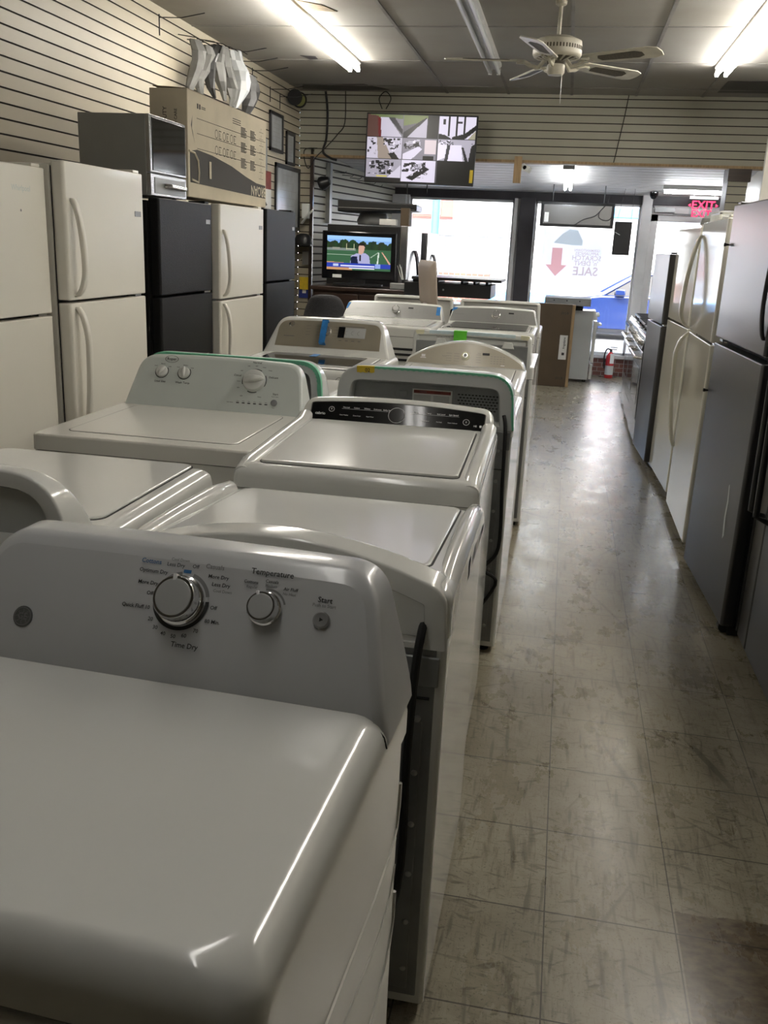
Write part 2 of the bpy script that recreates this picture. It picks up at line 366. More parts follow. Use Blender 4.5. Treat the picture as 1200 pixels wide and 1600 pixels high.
# suspended ceiling
m = MB(); m.box(XL-.05, XR+.1, -3.1, YH+.1, ZC, ZC+.08); struct(m.build('ceiling', 'ceil'))
m = MB()
for k in range(-6, 4):
    x = .49-.61*k
    if XL < x < XR: m.box(x-.012, x+.012, -3.0, YH, ZC-.006, ZC+.001)
for k in range(-8, 5):
    y = 5.70+1.22*k
    if y < YH: m.box(XL, XR, y-.010, y+.010, ZC-.004, ZC+.001)
X['stain'] = noise_var(mat('water_stain', (.20, .15, .09), .9), 14, .45)
X['grid'] = noise_var(mat('ceiling_grid', (.24, .23, .215), .6), 5, .3)
struct(m.build('trim_2', 'grid'))
# broken corner of ceiling tile and stain
m = MB(); m.loft([[(-2.72, 9.35, ZC-.003), (-2.1, 9.3, ZC-.003), (-1.9, 9.6, ZC-.003), (-2.3, 9.68, ZC-.003), (-2.8, 9.62, ZC-.003)], [(-2.72, 9.35, ZC+.001), (-2.1, 9.3, ZC+.001), (-1.9, 9.6, ZC+.001), (-2.3, 9.68, ZC+.001), (-2.8, 9.62, ZC+.001)]])
m.loft([[(-2.34, 7.95, ZC-.003), (-2.22, 7.99, ZC-.003), (-2.23, 8.1, ZC-.003), (-2.3, 8.12, ZC-.003)], [(-2.34, 7.95, ZC+.001), (-2.22, 7.99, ZC+.001), (-2.23, 8.1, ZC+.001), (-2.3, 8.12, ZC+.001)]])
m.box(1.2, 1.65, 8.9, 9.5, ZC-.003, ZC+.001)
struct(m.build('trim_3', 'dark_frame'))
m = MB(); q = [(-2.02, 6.25), (-1.86, 6.20), (-1.72, 6.33), (-1.66, 6.5), (-1.80, 6.47), (-1.92, 6.56), (-2.06, 6.42)]; m.loft([[(x, y, ZC-.0045) for x, y in q], [(x, y, ZC+.001) for x, y in q]]); struct(m.build('trim_10', 'stain'))
# sloping boarded ceiling over the shop front
m = MB(); zz = lambda y: 2.44-(y-YH)*.085
nb = 14
for k in range(nb):
    a = YH+.12+(YF-YH-.12)*k/nb; c = YH+.12+(YF-YH-.12)*(k+1)/nb-.02
    m.loft([[(-2.75, a, zz(a)), (-2.75, c, zz(c)), (-2.75, c, zz(c)+.03), (-2.75, a, zz(a)+.03)], [(XR, a, zz(a)), (XR, c, zz(c)), (XR, c, zz(c)+.03), (XR, a, zz(a)+.03)]])
m.box(-2.75, XR, YH+.1, YF+.1, 2.47, 2.5)
struct(m.build('ceiling_front', 'moulding'))
# slatted column at the right end of the header
slat_wall('wall_column', 'slat_header', (1.44, YH-.02), (1.62, YH-.02), 0, 2.39, (0, -1))
m = MB(); m.box(1.44, 1.62, YH-.015, YH+.3, 0, 2.385); struct(m.build('wall_column_core', 'dark_frame'))
struct(box('trim_11', 'wood_dark', 1.43, 1.64, YH-.04, YH+.25, 2.25, 2.364))
struct(box('trim_4', 'enamel_bisque', 1.62, 1.70, 9.0, 9.06, 0, 2.6))

# shop front --------------------------------------------------------------
struct(box('wall_front_bulkhead', 'brick', -2.3, .84, YF-.03, YF+.12, 0, .23))
struct(box('trim_5', 'white_paint', -2.3, .84, YF-.06, YF+.14, .23, .27))
struct(box('wall_front_lintel', 'dark_frame', -2.3, XR, YF-.02, YF+.14, 2.13, 2.30, bevel=.004))
struct(box('wall_front_top', 'plaster', -2.4, XR+.1, YF+.0, YF+.14, 2.30, 3.1))
m = MB(); m.box(-.66, -.47, YF-.12, YF+.12, .27, 2.16); struct(m.build('wall_column_window', 'dark_frame', bevel=.004))
m = MB(); m.box(-.735, -.69, YF-.08, YF+.08, .27, 2.15); m.box(-.69, -.66, YF-.04, YF+.06, .27, 2.15); struct(m.build('trim_6', 'white_paint', bevel=.003))
m = MB(); m.box(.83, .95, YF-.08, YF+.10, 0, 2.28); struct(m.build('trim_7', 'white_paint', bevel=.004))
m = MB(); m.box(-2.3, -2.12, YF-.1, YF+.1, 0, 2.15); m.box(-2.12, -2.08, YF-.06, YF+.06, .27, 2.15); struct(m.build('trim_8', 'white_paint', bevel=.004))
def window(name, x0, x1, z0, z1, y=YF+.04):
    r = bpy.data.objects.new(name, None); COL.objects.link(r); r.location = (x0, y, z0); r['kind'] = 'structure'
    w, h = x1-x0, z1-z0
    m = MB(); m.box(0, w, -.02, .02, 0, .03); m.box(0, w, -.02, .02, h-.03, h); m.box(0, .025, -.02, .02, 0, h); m.box(w-.025, w, -.02, .02, 0, h); m.build('window_frame', 'white_paint', r)
    m = MB(); m.box(.02, w-.02, -.003, .003, .02, h-.02); m.build('pane', 'glass', r); return r
window('window_1', -2.08, -.735, .27, 2.13); window('window_2', -.47, .83, .27, 2.13); window('window_3', .95, 1.78, 2.10, 2.28)
# door
d = bpy.data.objects.new('door_1', None); COL.objects.link(d); d.location = (.95, YF+.02, 0); d['kind'] = 'structure'
m = MB(); w = .83
m.box(0, .09, -.025, .025, .02, 2.02); m.box(w-.09, w, -.025, .025, .02, 2.02); m.box(0, w, -.025, .025, 1.94, 2.02); m.box(0, w, -.025, .025, .02, .25); m.build('door_frame', 'white_paint', d, bevel=.003)
m = MB(); m.box(.08, w-.08, -.004, .004, .24, 1.95); m.build('pane', 'glass', d)
m = MB(); m.tube([(.1, -.03, 1.0), (.1, -.09, 1.0), (w-.1, -.09, 1.0), (w-.1, -.03, 1.0)], .013); m.build('push_bar', 'chrome', d)
struct(box('trim_9', 'white_paint', .95, 1.8, YF-.05, YF+.08, 2.02, 2.10, bevel=.003))
m = MB(); m.box(.98, 1.22, YF-.12, YF-.05, 2.045, 2.10); m.tube([(1.2, YF-.09, 2.03), (1.42, YF-.28, 2.02), (1.6, YF-.06, 2.01)], .008); tag(m.build('door_closer', 'silver', bevel=.006), 'grey hydraulic closer arm above the shop entrance door', 'door closer')
# display ledge under window 1
o = tag(box('display_ledge', 'white_paint', -2.05, -.45, 11.55, YF-.13, .80, .845, bevel=.004), 'white ledge along the big window behind the machines', 'ledge')
for x in (-1.95, -1.2, -.5): box('leg', 'white_paint', x-.03, x+.03, 11.62, 11.68, 0, .80, o)

# ------------------------------------------------------------------ street outside
struct(box('ground_sidewalk', 'concrete', -14, 16, YF+.14, 14.6, -.3, -.05)); struct(box('ground_road', 'asphalt', -30, 30, 14.6, 21.5, -.5, -.2)); struct(box('ground_far_sidewalk', 'concrete', -30, 30, 21.5, 40, -.4, -.08))
b = thing('building', 'white commercial building with blue fascia across the street', 'building', (0, 25, -.1))
box('wall', 'facade', -3.1, 14, 0, 3.4, 0, 6.5, b); box('fascia', 'facade_blue', -.6, 14, -.12, 0, 2.5, 2.74, b, .02); box('pink_signboard', 'awning_red', -.6, 3.6, -.16, 0, 2.9, 3.15, b, .02); box('plinth', 'facade_blue', -3.12, -.2, -.04, 0, 0, .55, b)
m = MB()
for x in (3.4, 7.4): m.box(x, x+2.2, -.05, .0, .9, 2.3)
m.build('shop_window', 'glass', b)
m = MB()
for x in (3.4, 7.4):
    m.box(x-.06, x, -.06, .01, .85, 2.35); m.box(x+2.2, x+2.26, -.06, .01, .85, 2.35); m.box(x, x+2.2, -.06, .01, 2.3, 2.36)
m.build('window_frame', 'white_paint', b)
b = thing('building', 'far low pale building with a red awning sign at its left', 'building', (-9.0, 30.5, -.1))
box('wall', 'facade', -6, 5.0, 0, 4, 0, 3.4, b); box('awning', 'awning_red', 2.6, 5.55, -1.4, 0, 2.45, 3.4, b, .05)
m = MB(); m.box(3.2, 5.0, -1.43, -1.4, 2.55, 3.0); m.build('sign_panel', 'label_paper', b)
# chain link fence
fn = thing('chain_link_fence', 'chain-link fence on thin posts beyond the large window', 'fence', (-2.6, 22.3, -.1))
for x in np.arange(-4, 1.9, 1.55):
    m = MB(); m.tube([(x, 0, 0), (x, 0, 1.9)], .03); m.build('post', 'fence', fn)
m = MB(); m.tube([(-4, 0, 1.88), (1.9, 0, 1.88)], .022); m.tube([(-4, 0, .9), (1.9, 0, .9)], .014); m.build('rail', 'fence', fn)
m = MB()
for k in range(78):
    x = -4-1.8+k*.1
    for sgn in (1, -1):
        xa, xb = (x, x+1.8) if sgn == 1 else (x+1.8, x)
        za, zb = .05, 1.85
        for _ in (0,):
            t0 = max(0, (-4-min(xa, xb))/1.8) if min(xa, xb) < -4 else 0
            t1 = min(1, (1.9-min(xa, xb))/1.8)
            if t1 <= t0: continue
            if sgn == 1: A = (xa+1.8*t0, 0, za+1.8*t0); B = (xa+1.8*t1, 0, za+1.8*t1)
            else: A = (xb+1.8*t0, 0, zb-1.8*t0); B = (xb+1.8*t1, 0, zb-1.8*t1)
            m.tube([A, B], .005, 3)
m.build('wire_mesh', 'fence', fn)
m = MB(); m.tube([(-2.31, 16.2, -.3), (-2.31, 16.2, 6)], .07, 12); tag(m.build('light_pole', 'facade_blue'), 'blue street pole standing outside the large window', 'pole')
o = tag(box('planter_wall', 'brick', -2.42, -1.45, 17.8, 18.1, -.3, 1.06), 'low brick wall by the road behind the chain-link fence view', 'wall')
# car
def profile_loft(m, prof, y0, y1, inset=.0):
    m.loft([[(x, y0, z) for x, z in prof], [(x, y1, z) for x, z in prof]])
cr = thing('car', 'blue car parked at the kerb beyond the entrance door', 'car', (1.75, 20.4, -.26))
body = [(-2.1, .28), (-2.15, .62), (-1.9, .84), (-1.0, .98), (-.9, 1.0), (1.7, 1.05), (2.1, .98), (2.2, .5), (2.15, .28)]
m = MB(); cab = [(-2.1, .28), (-2.15, .62), (-1.95, .82), (-1.05, .95), (1.75, 1.0), (2.1, .95), (2.2, .5), (2.15, .28)]
m.loft([[(x*.97, -.86, z) for x, z in cab], [(x, -.80, z+.02) for x, z in cab], [(x, .80, z+.02) for x, z in cab], [(x*.97, .86, z) for x, z in cab]]); m.build('car_body', 'car', cr, bevel=.03, seg=3)
roof = [(-1.0, .95), (-.35, 1.36), (.1, 1.43), (.9, 1.42), (1.5, 1.2), (1.8, .98)]
m = MB(); m.loft([[(x, -.78+(z-.95)*.28, z) for x, z in roof], [(x, .78-(z-.95)*.28, z) for x, z in roof]]); m.build('cabin_glass', 'black_gloss', cr, bevel=.02)
m = MB()
for s_ in (-1, 1):
    q = [(x, s_*(.79-(z-.95)*.28), z) for x, z in roof]; m.tube(q, .028, 6)
m.tube([(.35, -.785, .95), (.35, -.66, 1.42)], .03, 6); m.box(-.3, 1.0, -.66, .66, 1.40, 1.45); m.build('roof_frame', 'car', cr)
for x in (-1.35, 1.4):
    for y in (-.80, .80):
        m = MB(); m.T = Matrix.Translation((x, y, .31)) @ Matrix.Rotation(PI/2, 4, 'X'); m.lathe([(.31, -.1), (.33, -.07), (.33, .07), (.31, .1)], 28); w_ = m.build('wheel', 'rubber', cr)
        m = MB(); m.T = Matrix.Translation((x, y, .31)) @ Matrix.Rotation(PI/2, 4, 'X'); m.lathe([(.2, -.105), (.2, .105)], 20); m.build('hubcap', 'silver', w_)
m = MB(); m.box(-.75, -.55, -1.0, -.84, .98, 1.1); m.build('side_mirror', 'car', cr, bevel=.02)

# ------------------------------------------------------------------ laundry machines
def outline(hb, ht, z0, z1, r, arch=0., n=8, na=10):
    """right half of a symmetric console outline, bottom to top centre; arch = extra height in the middle"""
    P = [(hb, z0)]
    d = Vector((ht-hb, z1-z0)).normalized(); c = Vector((ht, z1))
    p0 = c-d*r
    for i in range(n+1):
        t = i/n; q = p0*(1-t)**2+c*2*t*(1-t)+Vector((ht-r, z1))*t*t; P.append((q.x, q.y))
    x0 = ht-r
    for i in range(1, na+1): P.append((x0*(1-i/na), z1))
    if arch: P = [(x, z+(arch*(1-(x/ht)**2) if i > 0 else 0)) for i, (x, z) in enumerate(P)]
    return P
def inset(P, e):
    out = []
    Q = [(P[0][0]+(P[0][0]-P[1][0]), P[0][1]-(P[1][1]-P[0][1]))]+P+[(-P[-2][0], P[-2][1])]
    for i in range(1, len(Q)-1):
        t = Vector((Q[i+1][0]-Q[i-1][0], Q[i+1][1]-Q[i-1][1])).normalized(); nx, nz = -t.y, t.x   # inward for ccw
        out.append((max(P[i-1][0]+nx*e, 0) if i < len(Q)-2 else 0, P[i-1][1]+nz*e))
    return out
def ring_of(P, yfn, dy=0.):
    return [(x, yfn(z)+dy, z) for x, z in P]+[(-x, yfn(z)+dy, z) for x, z in reversed(P[:-1])]
def cap_rows(m, P, yfn, dy, flip=False):
    b = m.vs([(x, yfn(z)+dy, z) for x, z in P]); c = m.vs([(-x, yfn(z)+dy, z) for x, z in P])
    for i in range(len(P)-1): m.f.append((b+i, b+i+1, c+i+1, c+i))
def console_shell(m, P, yf, yb, r=.012, lip=.02, depth=.045):
    rs = [ring_of(inset(P, r), yf, 0), ring_of(inset(P, r*.35), yf, r*.25), ring_of(inset(P, r*.08), yf, r*.65), ring_of(P, yf, r*1.2), ring_of(P, yb, -.006), ring_of(inset(P, .006), yb, 0)]
    L = inset(P, lip); L = [(x, max(z, P[0][1]+.01)) for x, z in L]
    rs += [ring_of(L, yb, 0), ring_of(inset(L, .006), yb, -.01), ring_of(inset(L, .010), yb, -depth)]
    m.loft(rs, False, False)
    cap_rows(m, inset(P, r+.004), yf, -.0001); cap_rows(m, inset(L, .010), yb, -depth+.0001)
    a = rs[0]; n2 = len(a)
    # tiny bridge between ring 0 and front cap
    cap = ring_of(inset(P, r+.004), yf, -.0001); m.loft([a, cap], False, False)
    return L
def face_frame(yf, x, z):
    e = 1e-3; s = (yf(z+e)-yf(z-e))/(2*e)
    return frame((x, yf(z), z), (1, 0, 0), (0, s, 1))
def knob(parent, yf, x, z, R, H, mt='chrome', cap_mt='knob_grey', name='dial', style='round', ang=0., skirt=None, off=.0005):
    F = face_frame(yf, x, z); m = MB(); m.T = F
    if style == 'round':
        m.lathe([(R*1.08, off), (R*1.08, H*.25), (R, H*.3), (R*.97, H*.85), (R*.90, H), (R*.78, H)], 40); k = m.build(name, mt, parent, smooth=30)
        m = MB(); m.T = F; m.lathe([(R*.80, H-.001), (R*.79, H+.0015), (R*.7, H+.002)], 36); m.build('cap', cap_mt, k)
        m = MB(); m.T = F @ Matrix.Rotation(ang, 4, 'Z'); m.box(-R*.07, R*.07, R*.72, R*1.0, H*.3, H+.0022); m.build('pointer', 'ink_white', k)
    else:
        m.lathe([(R, off), (R, H*.2), (R*.96, H*.42), (R*.8, H*.5), (R*.5, H*.5)], 36); k = m.build(name, mt, parent, smooth=30)
        m = MB(); m.T = F @ Matrix.Rotation(ang, 4, 'Z')
        rings = []
        for y, w, h in ((-R*.86, .25, .48), (-R*.7, .30, .7), (-R*.3, .34, .95), (R*.2, .32, 1.0), (R*.75, .2, .9), (R*.98, .08, .6)):
            w *= R; rings.append([(-w, y, H*.3), (w, y, H*.3), (w*.8, y, H*h*.9), (w*.4, y, H*h), (-w*.4, y, H*h), (-w*.8, y, H*h*.9)])
        m.loft(rings); m.build('grip', mt, k, smooth=60)
    return k
def cord(parent, pts, r=.006, mt='rubber', name='power_cord'):
    # smooth through points
    P = []
    for i in range(len(pts)-1):
        p0 = Vector(pts[max(i-1, 0)]); p1 = Vector(pts[i]); p2 = Vector(pts[i+1]); p3 = Vector(pts[min(i+2, len(pts)-1)])
        for k in range(6):
            t = k/6; P.append(.5*((2*p1)+(p2-p0)*t+(2*p0-5*p1+4*p2-p3)*t*t+(3*p1-p0-3*p2+p3)*t**3))
    P.append(Vector(pts[-1])); m = MB(); m.tube([tuple(p) for p in P], r, 8); return m.build(name, mt, parent)
def cabinet(root, w, d, h, mt, top_mt=None, th=.05, er=.02, fr=.012, lid=None, slope=0., skin='enamel', lid_h=.004, groove=.004, round_top=False, foot=True):
    top_mt = top_mt or mt
    hw, hd = w/2, d/2
    m = MB(); m.loft([rr(-hw+.004, hw-.004, -hd+.004, hd-.004, fr, .03), rr(-hw+.004, hw-.004, -hd+.004, hd-.004, fr, h-th)]); body = m.build('cabinet', mt, root)
    sh = lambda P: [(x, y, z+(slope*(y/d+.5) if z > h-th+.012 else 0)) for x, y, z in P]
    m = MB(); R = []
    R.append(rr(-hw, hw, -hd, hd, fr+.004, h-th+.003))
    e = er
    for a in (0, 22, 45, 68, 90):
        t = math.radians(a); i = e*(1-math.cos(t)); R.append(sh(rr(-hw+i, hw-i, -hd+i, hd-i, fr+.004+e*.3, h-e+e*math.sin(t)+0)))
    R.append(sh(rr(-hw+e+.008, hw-e-.008, -hd+e+.008, hd-e-.008, fr+e*.3, h)))
    m.loft(R); top = m.build('top_panel', top_mt, root, smooth=35)
    m = MB(); m.loft([rr(-hw+.006, hw-.006, -hd+.006, hd-.006, fr, h-th-.001), rr(-hw+.006, hw-.006, -hd+.006, hd-.006, fr, h-th+.0035)]); m.build('seam', 'rubber', root)
    if lid:
        lx, ya, yb, lr = lid; z = h
        def shz(P): return [(x, y, zz_+slope*(y/d+.5)) for x, y, zz_ in P]
        g = groove
        m = MB(); m.loft([shz(rr(-lx-g, lx+g, ya-g, yb+g, lr+g, z-.001)), shz(rr(-lx-g, lx+g, ya-g, yb+g, lr+g, z+.0009))]); m.build('lid_gap', 'rubber', root)
        m = MB(); k = lid_h; q = .004
        m.loft([shz(rr(-lx, lx, ya, yb, lr, z)), shz(rr(-lx, lx, ya, yb, lr, z+k-.001)), shz(rr(-lx+.001, lx-.001, ya+.001, yb-.001, lr, z+k)), shz(rr(-lx+q, lx-q, ya+q, yb-q, lr, z+k+.001)), shz(rr(-lx+2*q, lx-2*q, ya+2*q, yb-2*q, lr, z+k+.001))])
        m.build('lid', top_mt, root, smooth=35)
    if foot:
        for x in (-hw+.05, hw-.05):
            for y in (-hd+.05, hd-.05):
                m = MB(); m.T = Matrix.Translation((x, y, 0)); m.lathe([(.02, 0), (.022, .012), (.012, .016), (.012, .034)], 14); m.build('foot', 'rubber', root)
    return body, top
def back_sheet(root, w, d, h, mt='galv', z0=.05, seam=.16, rib=True):
    hw, hd = w/2, d/2
    m = MB(); m.box(-hw+.022, hw-.022, hd-.006, hd-.0015, z0, h-.065); m.box(-hw+.04, hw-.04, hd-.0015, hd+.003, z0+.02, h-seam-.06)
    bp = m.build('back_panel', mt, root, bevel=.002)
    m = MB(); m.box(-hw+.03, hw-.03, hd-.002, hd+.0042, h-seam-.012, h-seam-.009)
    for s in (-1, 1): m.box(s*(hw-.10)-.011, s*(hw-.10)+.011, hd-.001, hd+.0045, h-seam-.018, h-seam-.004)
    m.build('slot', 'rubber', bp)
    pr = None
    for s in (-1, 1):
        for z in np.linspace(.12, h-.1, 7):
            if pr is None:
                m = MB(); m.lathe([(.0065, -.004), (.0065, .004), (.004, .0058)], 10); q = pr = m.build('screw', 'screw', bp)
            else: q = pr.copy(); COL.objects.link(q)
            q.parent = bp; q.location = (s*(hw-.05), hd, float(z)); q.rotation_euler = (-PI/2, 0, 0)
    if rib:
        m = MB(); m.T = Matrix.Identity(4)
        for x0, x1 in ((hw-.17, hw-.13), (-hw+.13, -hw+.17)): m.box(x0, x1, hd+.002, hd+.012, .15, h-.28)
        m.build('pressed_rib', mt, bp, bevel=.006)
    return bp
def tape_on_ridge(root, P, yb, name, mt, x0, x1, back=.028, front=.02, lift=.0012, y_off=0.):
    """strip of tape following the console's top outline between x0..x1 (x may run to either end)"""
    full = P+[(-x, z) for x, z in reversed(P[:-1])]
    pts = [p for p in full if x0 <= p[0] <= x1]
    if len(pts) < 2:
        zc = max(p[1] for p in P); pts = [(x0, zc), (x1, zc)]
    dense = []
    for a, b in zip(pts, pts[1:]):
        for k in range(4): dense.append((a[0]+(b[0]-a[0])*k/4, a[1]+(b[1]-a[1])*k/4))
    dense.append(pts[-1]); rings = []
    for i, (x, z) in enumerate(dense):
        a = dense[max(i-1, 0)]; b = dense[min(i+1, len(dense)-1)]; t = Vector((b[0]-a[0], b[1]-a[1])).normalized(); nx, nz = t.y, -t.x
        if nz < -.2: nx, nz = -nx, -nz
        L = lambda k: (x+nx*k, z+nz*k)
        y0 = yb(z)+y_off; jit = .0015*math.sin(i*1.7)
        o1 = L(lift); o0 = L(-.0005); dn = L(-back+jit)
        rings.append([(o1[0], y0-front, o1[1]), (o1[0], y0+lift, o1[1]), (dn[0], y0+lift, dn[1]), (dn[0], y0-.0005, dn[1]), (o0[0], y0-.002, o0[1]), (o0[0], y0-front, o0[1])])
    m = MB(); m.loft(rings); return m.build(name, mt, root)

# --- the big dryer in the foreground --------------------------------------
def foreground_dryer():
    w, d, h = .69, .645, .928
    R = thing('dryer', 'large white dryer nearest the camera with two silver dials on its grey console', 'dryer', (-.530, .925, 0), -.045, 'laundry machines along the aisle')
    hw, hd = w/2, d/2
    m = MB(); m.loft([rr(-hw+.006, hw-.006, -hd+.03, hd-.004, .03, .03), rr(-hw+.006, hw-.006, -hd+.03, hd-.004, .03, h-.07)]); body = m.build('cabinet', 'enamel', R)
    # pressed swage lines down the side
    m = MB()
    for L, wd in (([(.300, .74), (.298, .70), (.285, .668), (.24, .650), (.15, .643), (0, .65), (-.12, .655), (-.27, .657)], .004), ([(.29, .60), (.26, .56), (.19, .545), (.08, .56), (-.05, .575), (-.27, .58)], .0028), ([(.300, .54), (.298, .49), (.275, .45), (.22, .425), (.1, .40), (-.1, .385), (-.27, .38)], .004)):
        m.tube([(hw-.0068, y, z) for y, z in L], wd, 6)
    m.build('pressed_line', 'enamel', body)
    # top: soft rounded sides, bull nose at the front
    m = MB(); RR = [rr(-hw, hw, -hd+.01, hd, .03, h-.095), rr(-hw, hw, -hd+.004, hd, .03, h-.06)]
    e = .045
    for a in (0, 15, 30, 45, 60, 75, 90):
        t = math.radians(a); i = e*(1-math.cos(t)); z = h-e+e*math.sin(t); RR.append(rr(-hw+i, hw-i, -hd+i*.75, hd-i*.1, .034+e*.25, z-.0))
    RR.append(rr(-hw+e+.03, hw-e-.03, -hd+e*.75+.03, hd-.03, .03, h)); m.loft(RR); m.build('top_panel', 'enamel', R, smooth=35)
    m = MB(); m.loft([rr(-hw+.004, hw-.004, -hd+.014, hd-.004, .03, h-.098), rr(-hw+.004, hw-.004, -hd+.014, hd-.004, .03, h-.094)]); m.build('seam', 'rubber', R)
    # front with door
    m = MB(); m.box(-hw+.006, hw-.006, -hd+.018, -hd+.032, .08, h-.115); fp = m.build('front_panel', 'enamel', R, bevel=.008)
    m = MB(); slab_pts = None; m.T = Matrix.Translation((0, -hd+.018, .48)) @ Matrix.Rotation(PI/2, 4, 'X'); slab(m, -.22, .22, -.2, .22, .06, 0, .022, .006); dr = m.build('door', 'enamel', R)
    m = MB(); m.T = Matrix.Translation((.19, -hd-.006, .48)); m.box(-.012, .012, -.008, .003, -.06, .06); m.build('handle', 'plastic_white', dr, bevel=.004)
    for x in (-hw+.06, hw-.06):
        for y in (-hd+.08, hd-.06): m = MB(); m.T = Matrix.Translation((x, y, 0)); m.lathe([(.02, 0), (.022, .012), (.012, .016), (.012, .034)], 14); m.build('foot', 'rubber', R)
    # console: face sweeps up out of the top
    z0, z1 = .885, 1.094
    def yf(z):
        t = max(0., min(1., (z-.925)/(z1-.925)))
        return .158+.085*(t**1.3)+.012*t - (0.0 if z > .925 else (.925-z)*.12)
    yb = lambda z: hd-.002
    P = outline(hw+.0015, .298, z0, z1, .05, .003, n=10, na=8)
    # denser side: refine straight portion, bulge like a swept skirt
    side = []
    for i in range(9):
        t = i/9.; z = z0+(P[1][1]-z0)*t; xx = hw+.0015+(P[1][0]-hw-.0015)*(max(0, (z-.89)/(P[1][1]-.89))**1.15); side.append((xx, z))
    P = side+P[1:]
    m = MB(); console_shell(m, P, yf, yb, .016, .03, .05); cs = m.build('console', 'console_grey', R, smooth=50)
    m = MB(); m.T = Matrix.Identity(4)
    # seam line where console meets top
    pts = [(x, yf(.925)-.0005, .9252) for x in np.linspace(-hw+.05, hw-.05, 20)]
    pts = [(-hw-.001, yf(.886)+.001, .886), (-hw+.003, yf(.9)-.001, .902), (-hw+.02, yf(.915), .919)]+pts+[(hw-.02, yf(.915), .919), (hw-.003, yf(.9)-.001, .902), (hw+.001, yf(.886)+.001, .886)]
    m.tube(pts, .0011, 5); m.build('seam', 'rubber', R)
    # prints
    def F(x, z): return face_frame(yf, x, z)
    kx, kz = .020, 1.033; tx, tz = .148, 1.037; sx, sz = .232, 1.035
    M = MB(); G = MB(); B = MB()
    for q in (M, G, B): q.T = F(kx, kz) @ Matrix.Translation((0, 0, .0012))
    def put(q, s, a, r, size, al='CENTER'):
        t = math.radians(a); q.text(s, size, r*math.sin(t), r*math.cos(t), al)
    M.arc(0, 0, .0375, .043, -205, 5, 0, 30); G.arc(0, 0, .0375, .043, 15, 75, 0, 14); G.arc(0, 0, .0375, .043, 100, 160, 0, 14)
    for q, st, x, y, al, fs in ((M, 'Less Dry', -.006, .051, 'RIGHT', .0078), (G, 'Cool Down', .0, .059, 'RIGHT', .006), (M, 'Off', .011, .052, 'CENTER', .0078), (M, 'Optimum Dry', -.030, .038, 'RIGHT', .0078), (M, 'More Dry', -.041, .020, 'RIGHT', .0078), (M, 'Off', -.045, .005, 'RIGHT', .0078), (M, 'Quick Fluff 10', -.045, -.016, 'RIGHT', .0078),
        (M, '20', -.040, -.032, 'CENTER', .0078), (M, '30', -.030, -.043, 'CENTER', .0078), (M, '40', -.016, -.050, 'CENTER', .0078), (M, '50', .0, -.052, 'CENTER', .0078), (M, '60', .016, -.049, 'CENTER', .0078), (M, '70', .032, -.040, 'CENTER', .0078), (M, '80 Min.', .042, -.024, 'LEFT', .0078), (M, 'Off', .046, -.004, 'LEFT', .0078),
        (G, 'Cool Down', .045, .021, 'LEFT', .006), (M, 'Less Dry', .041, .030, 'LEFT', .0078), (M, 'More Dry', .033, .041, 'LEFT', .0078), (G, 'Casuals', .026, .055, 'LEFT', .0095), (B, 'Cottons', -.043, .052, 'RIGHT', .0095), (M, 'Time Dry', .020, -.063, 'CENTER', .0105)): q.text(st, fs, x, y, al)
    B.rect(-.006, .006, .041, .046)
    for q in (M, G): q.T = F(tx, tz) @ Matrix.Translation((0, 0, .0012))
    M.text('Temperature', .012, .0, .052); M.text('Cottons', .0065, -.018, .036, 'RIGHT'); G.text('Regular', .0055, -.018, .029, 'RIGHT'); M.text('Casuals', .0065, .002, .040); G.text('Medium', .0055, .002, .034)
    M.text('Air Fluff', .0065, .021, .032, 'LEFT'); G.text('No Heat', .0055, .021, .025, 'LEFT'); G.arc(0, 0, .027, .030, 20, 100, 0, 12); M.arc(0, 0, .025, .0275, 120, 200, 0, 12)
    for q in (M, G): q.T = F(sx, sz) @ Matrix.Translation((0, 0, .0012))
    M.text('Start', .011, 0, .026); G.text('Push to Start', .0065, 0, .018)
    M.build('printed_lettering', 'ink', cs); G.build('printed_lettering', 'ink_grey', cs); B.build('printed_lettering', 'ink_blue', cs)
    k1 = knob(cs, yf, kx, kz, .0335, .030, 'chrome', 'knob_grey', 'timer_dial', ang=.12); k2 = knob(cs, yf, tx, tz, .0225, .024, 'chrome', 'knob_grey', 'temperature_dial', ang=.4)
    m = MB(); m.T = F(kx, kz); m.lathe([(.0405, .0), (.0405, .001)], 40); m.build('dial_ring', 'console_grey', cs)
    m = MB(); m.T = F(sx, sz-.002); m.lathe([(.012, 0), (.012, .004), (.010, .006), (.003, .0055)], 24); b_ = m.build('start_button', 'silver', cs)
    m = MB(); m.T = F(sx, sz-.002) @ Matrix.Translation((0, 0, .0065)); m.quad((-.002, .003, 0), (-.002, -.003, 0), (.0035, 0, 0)); m.build('arrow_mark', 'ink', b_)
    # round maker's badge
    m = MB(); m.T = F(-.222, .986); m.lathe([(.0155, 0), (.0155, .0015), (.014, .002)], 28); bd = m.build('badge', 'sheet_dark', cs)
    m = MB(); m.T = F(-.222, .986) @ Matrix.Translation((0, 0, .0024)); m.arc(0, 0, .0125, .0138, 0, 360, 0, 28); m.text('GE', .013, 0, 0)
    for k in range(4): m.T = F(-.222, .986) @ Matrix.Rotation(k*PI/2+.4, 4, 'Z') @ Matrix.Translation((0, 0, .0024)); m.arc(.0085, 0, .0035, .0045, 60, 300, 0, 10)
    m.build('badge_lettering', 'silver', bd)
    back_sheet(R, w, d, h-.02)
    cord(R, [(hw-.12, hd+.005, .70), (hw-.05, hd+.06, .55), (hw-.08, hd+.08, .25), (hw-.2, hd+.07, .05)])
    return R
foreground_dryer()

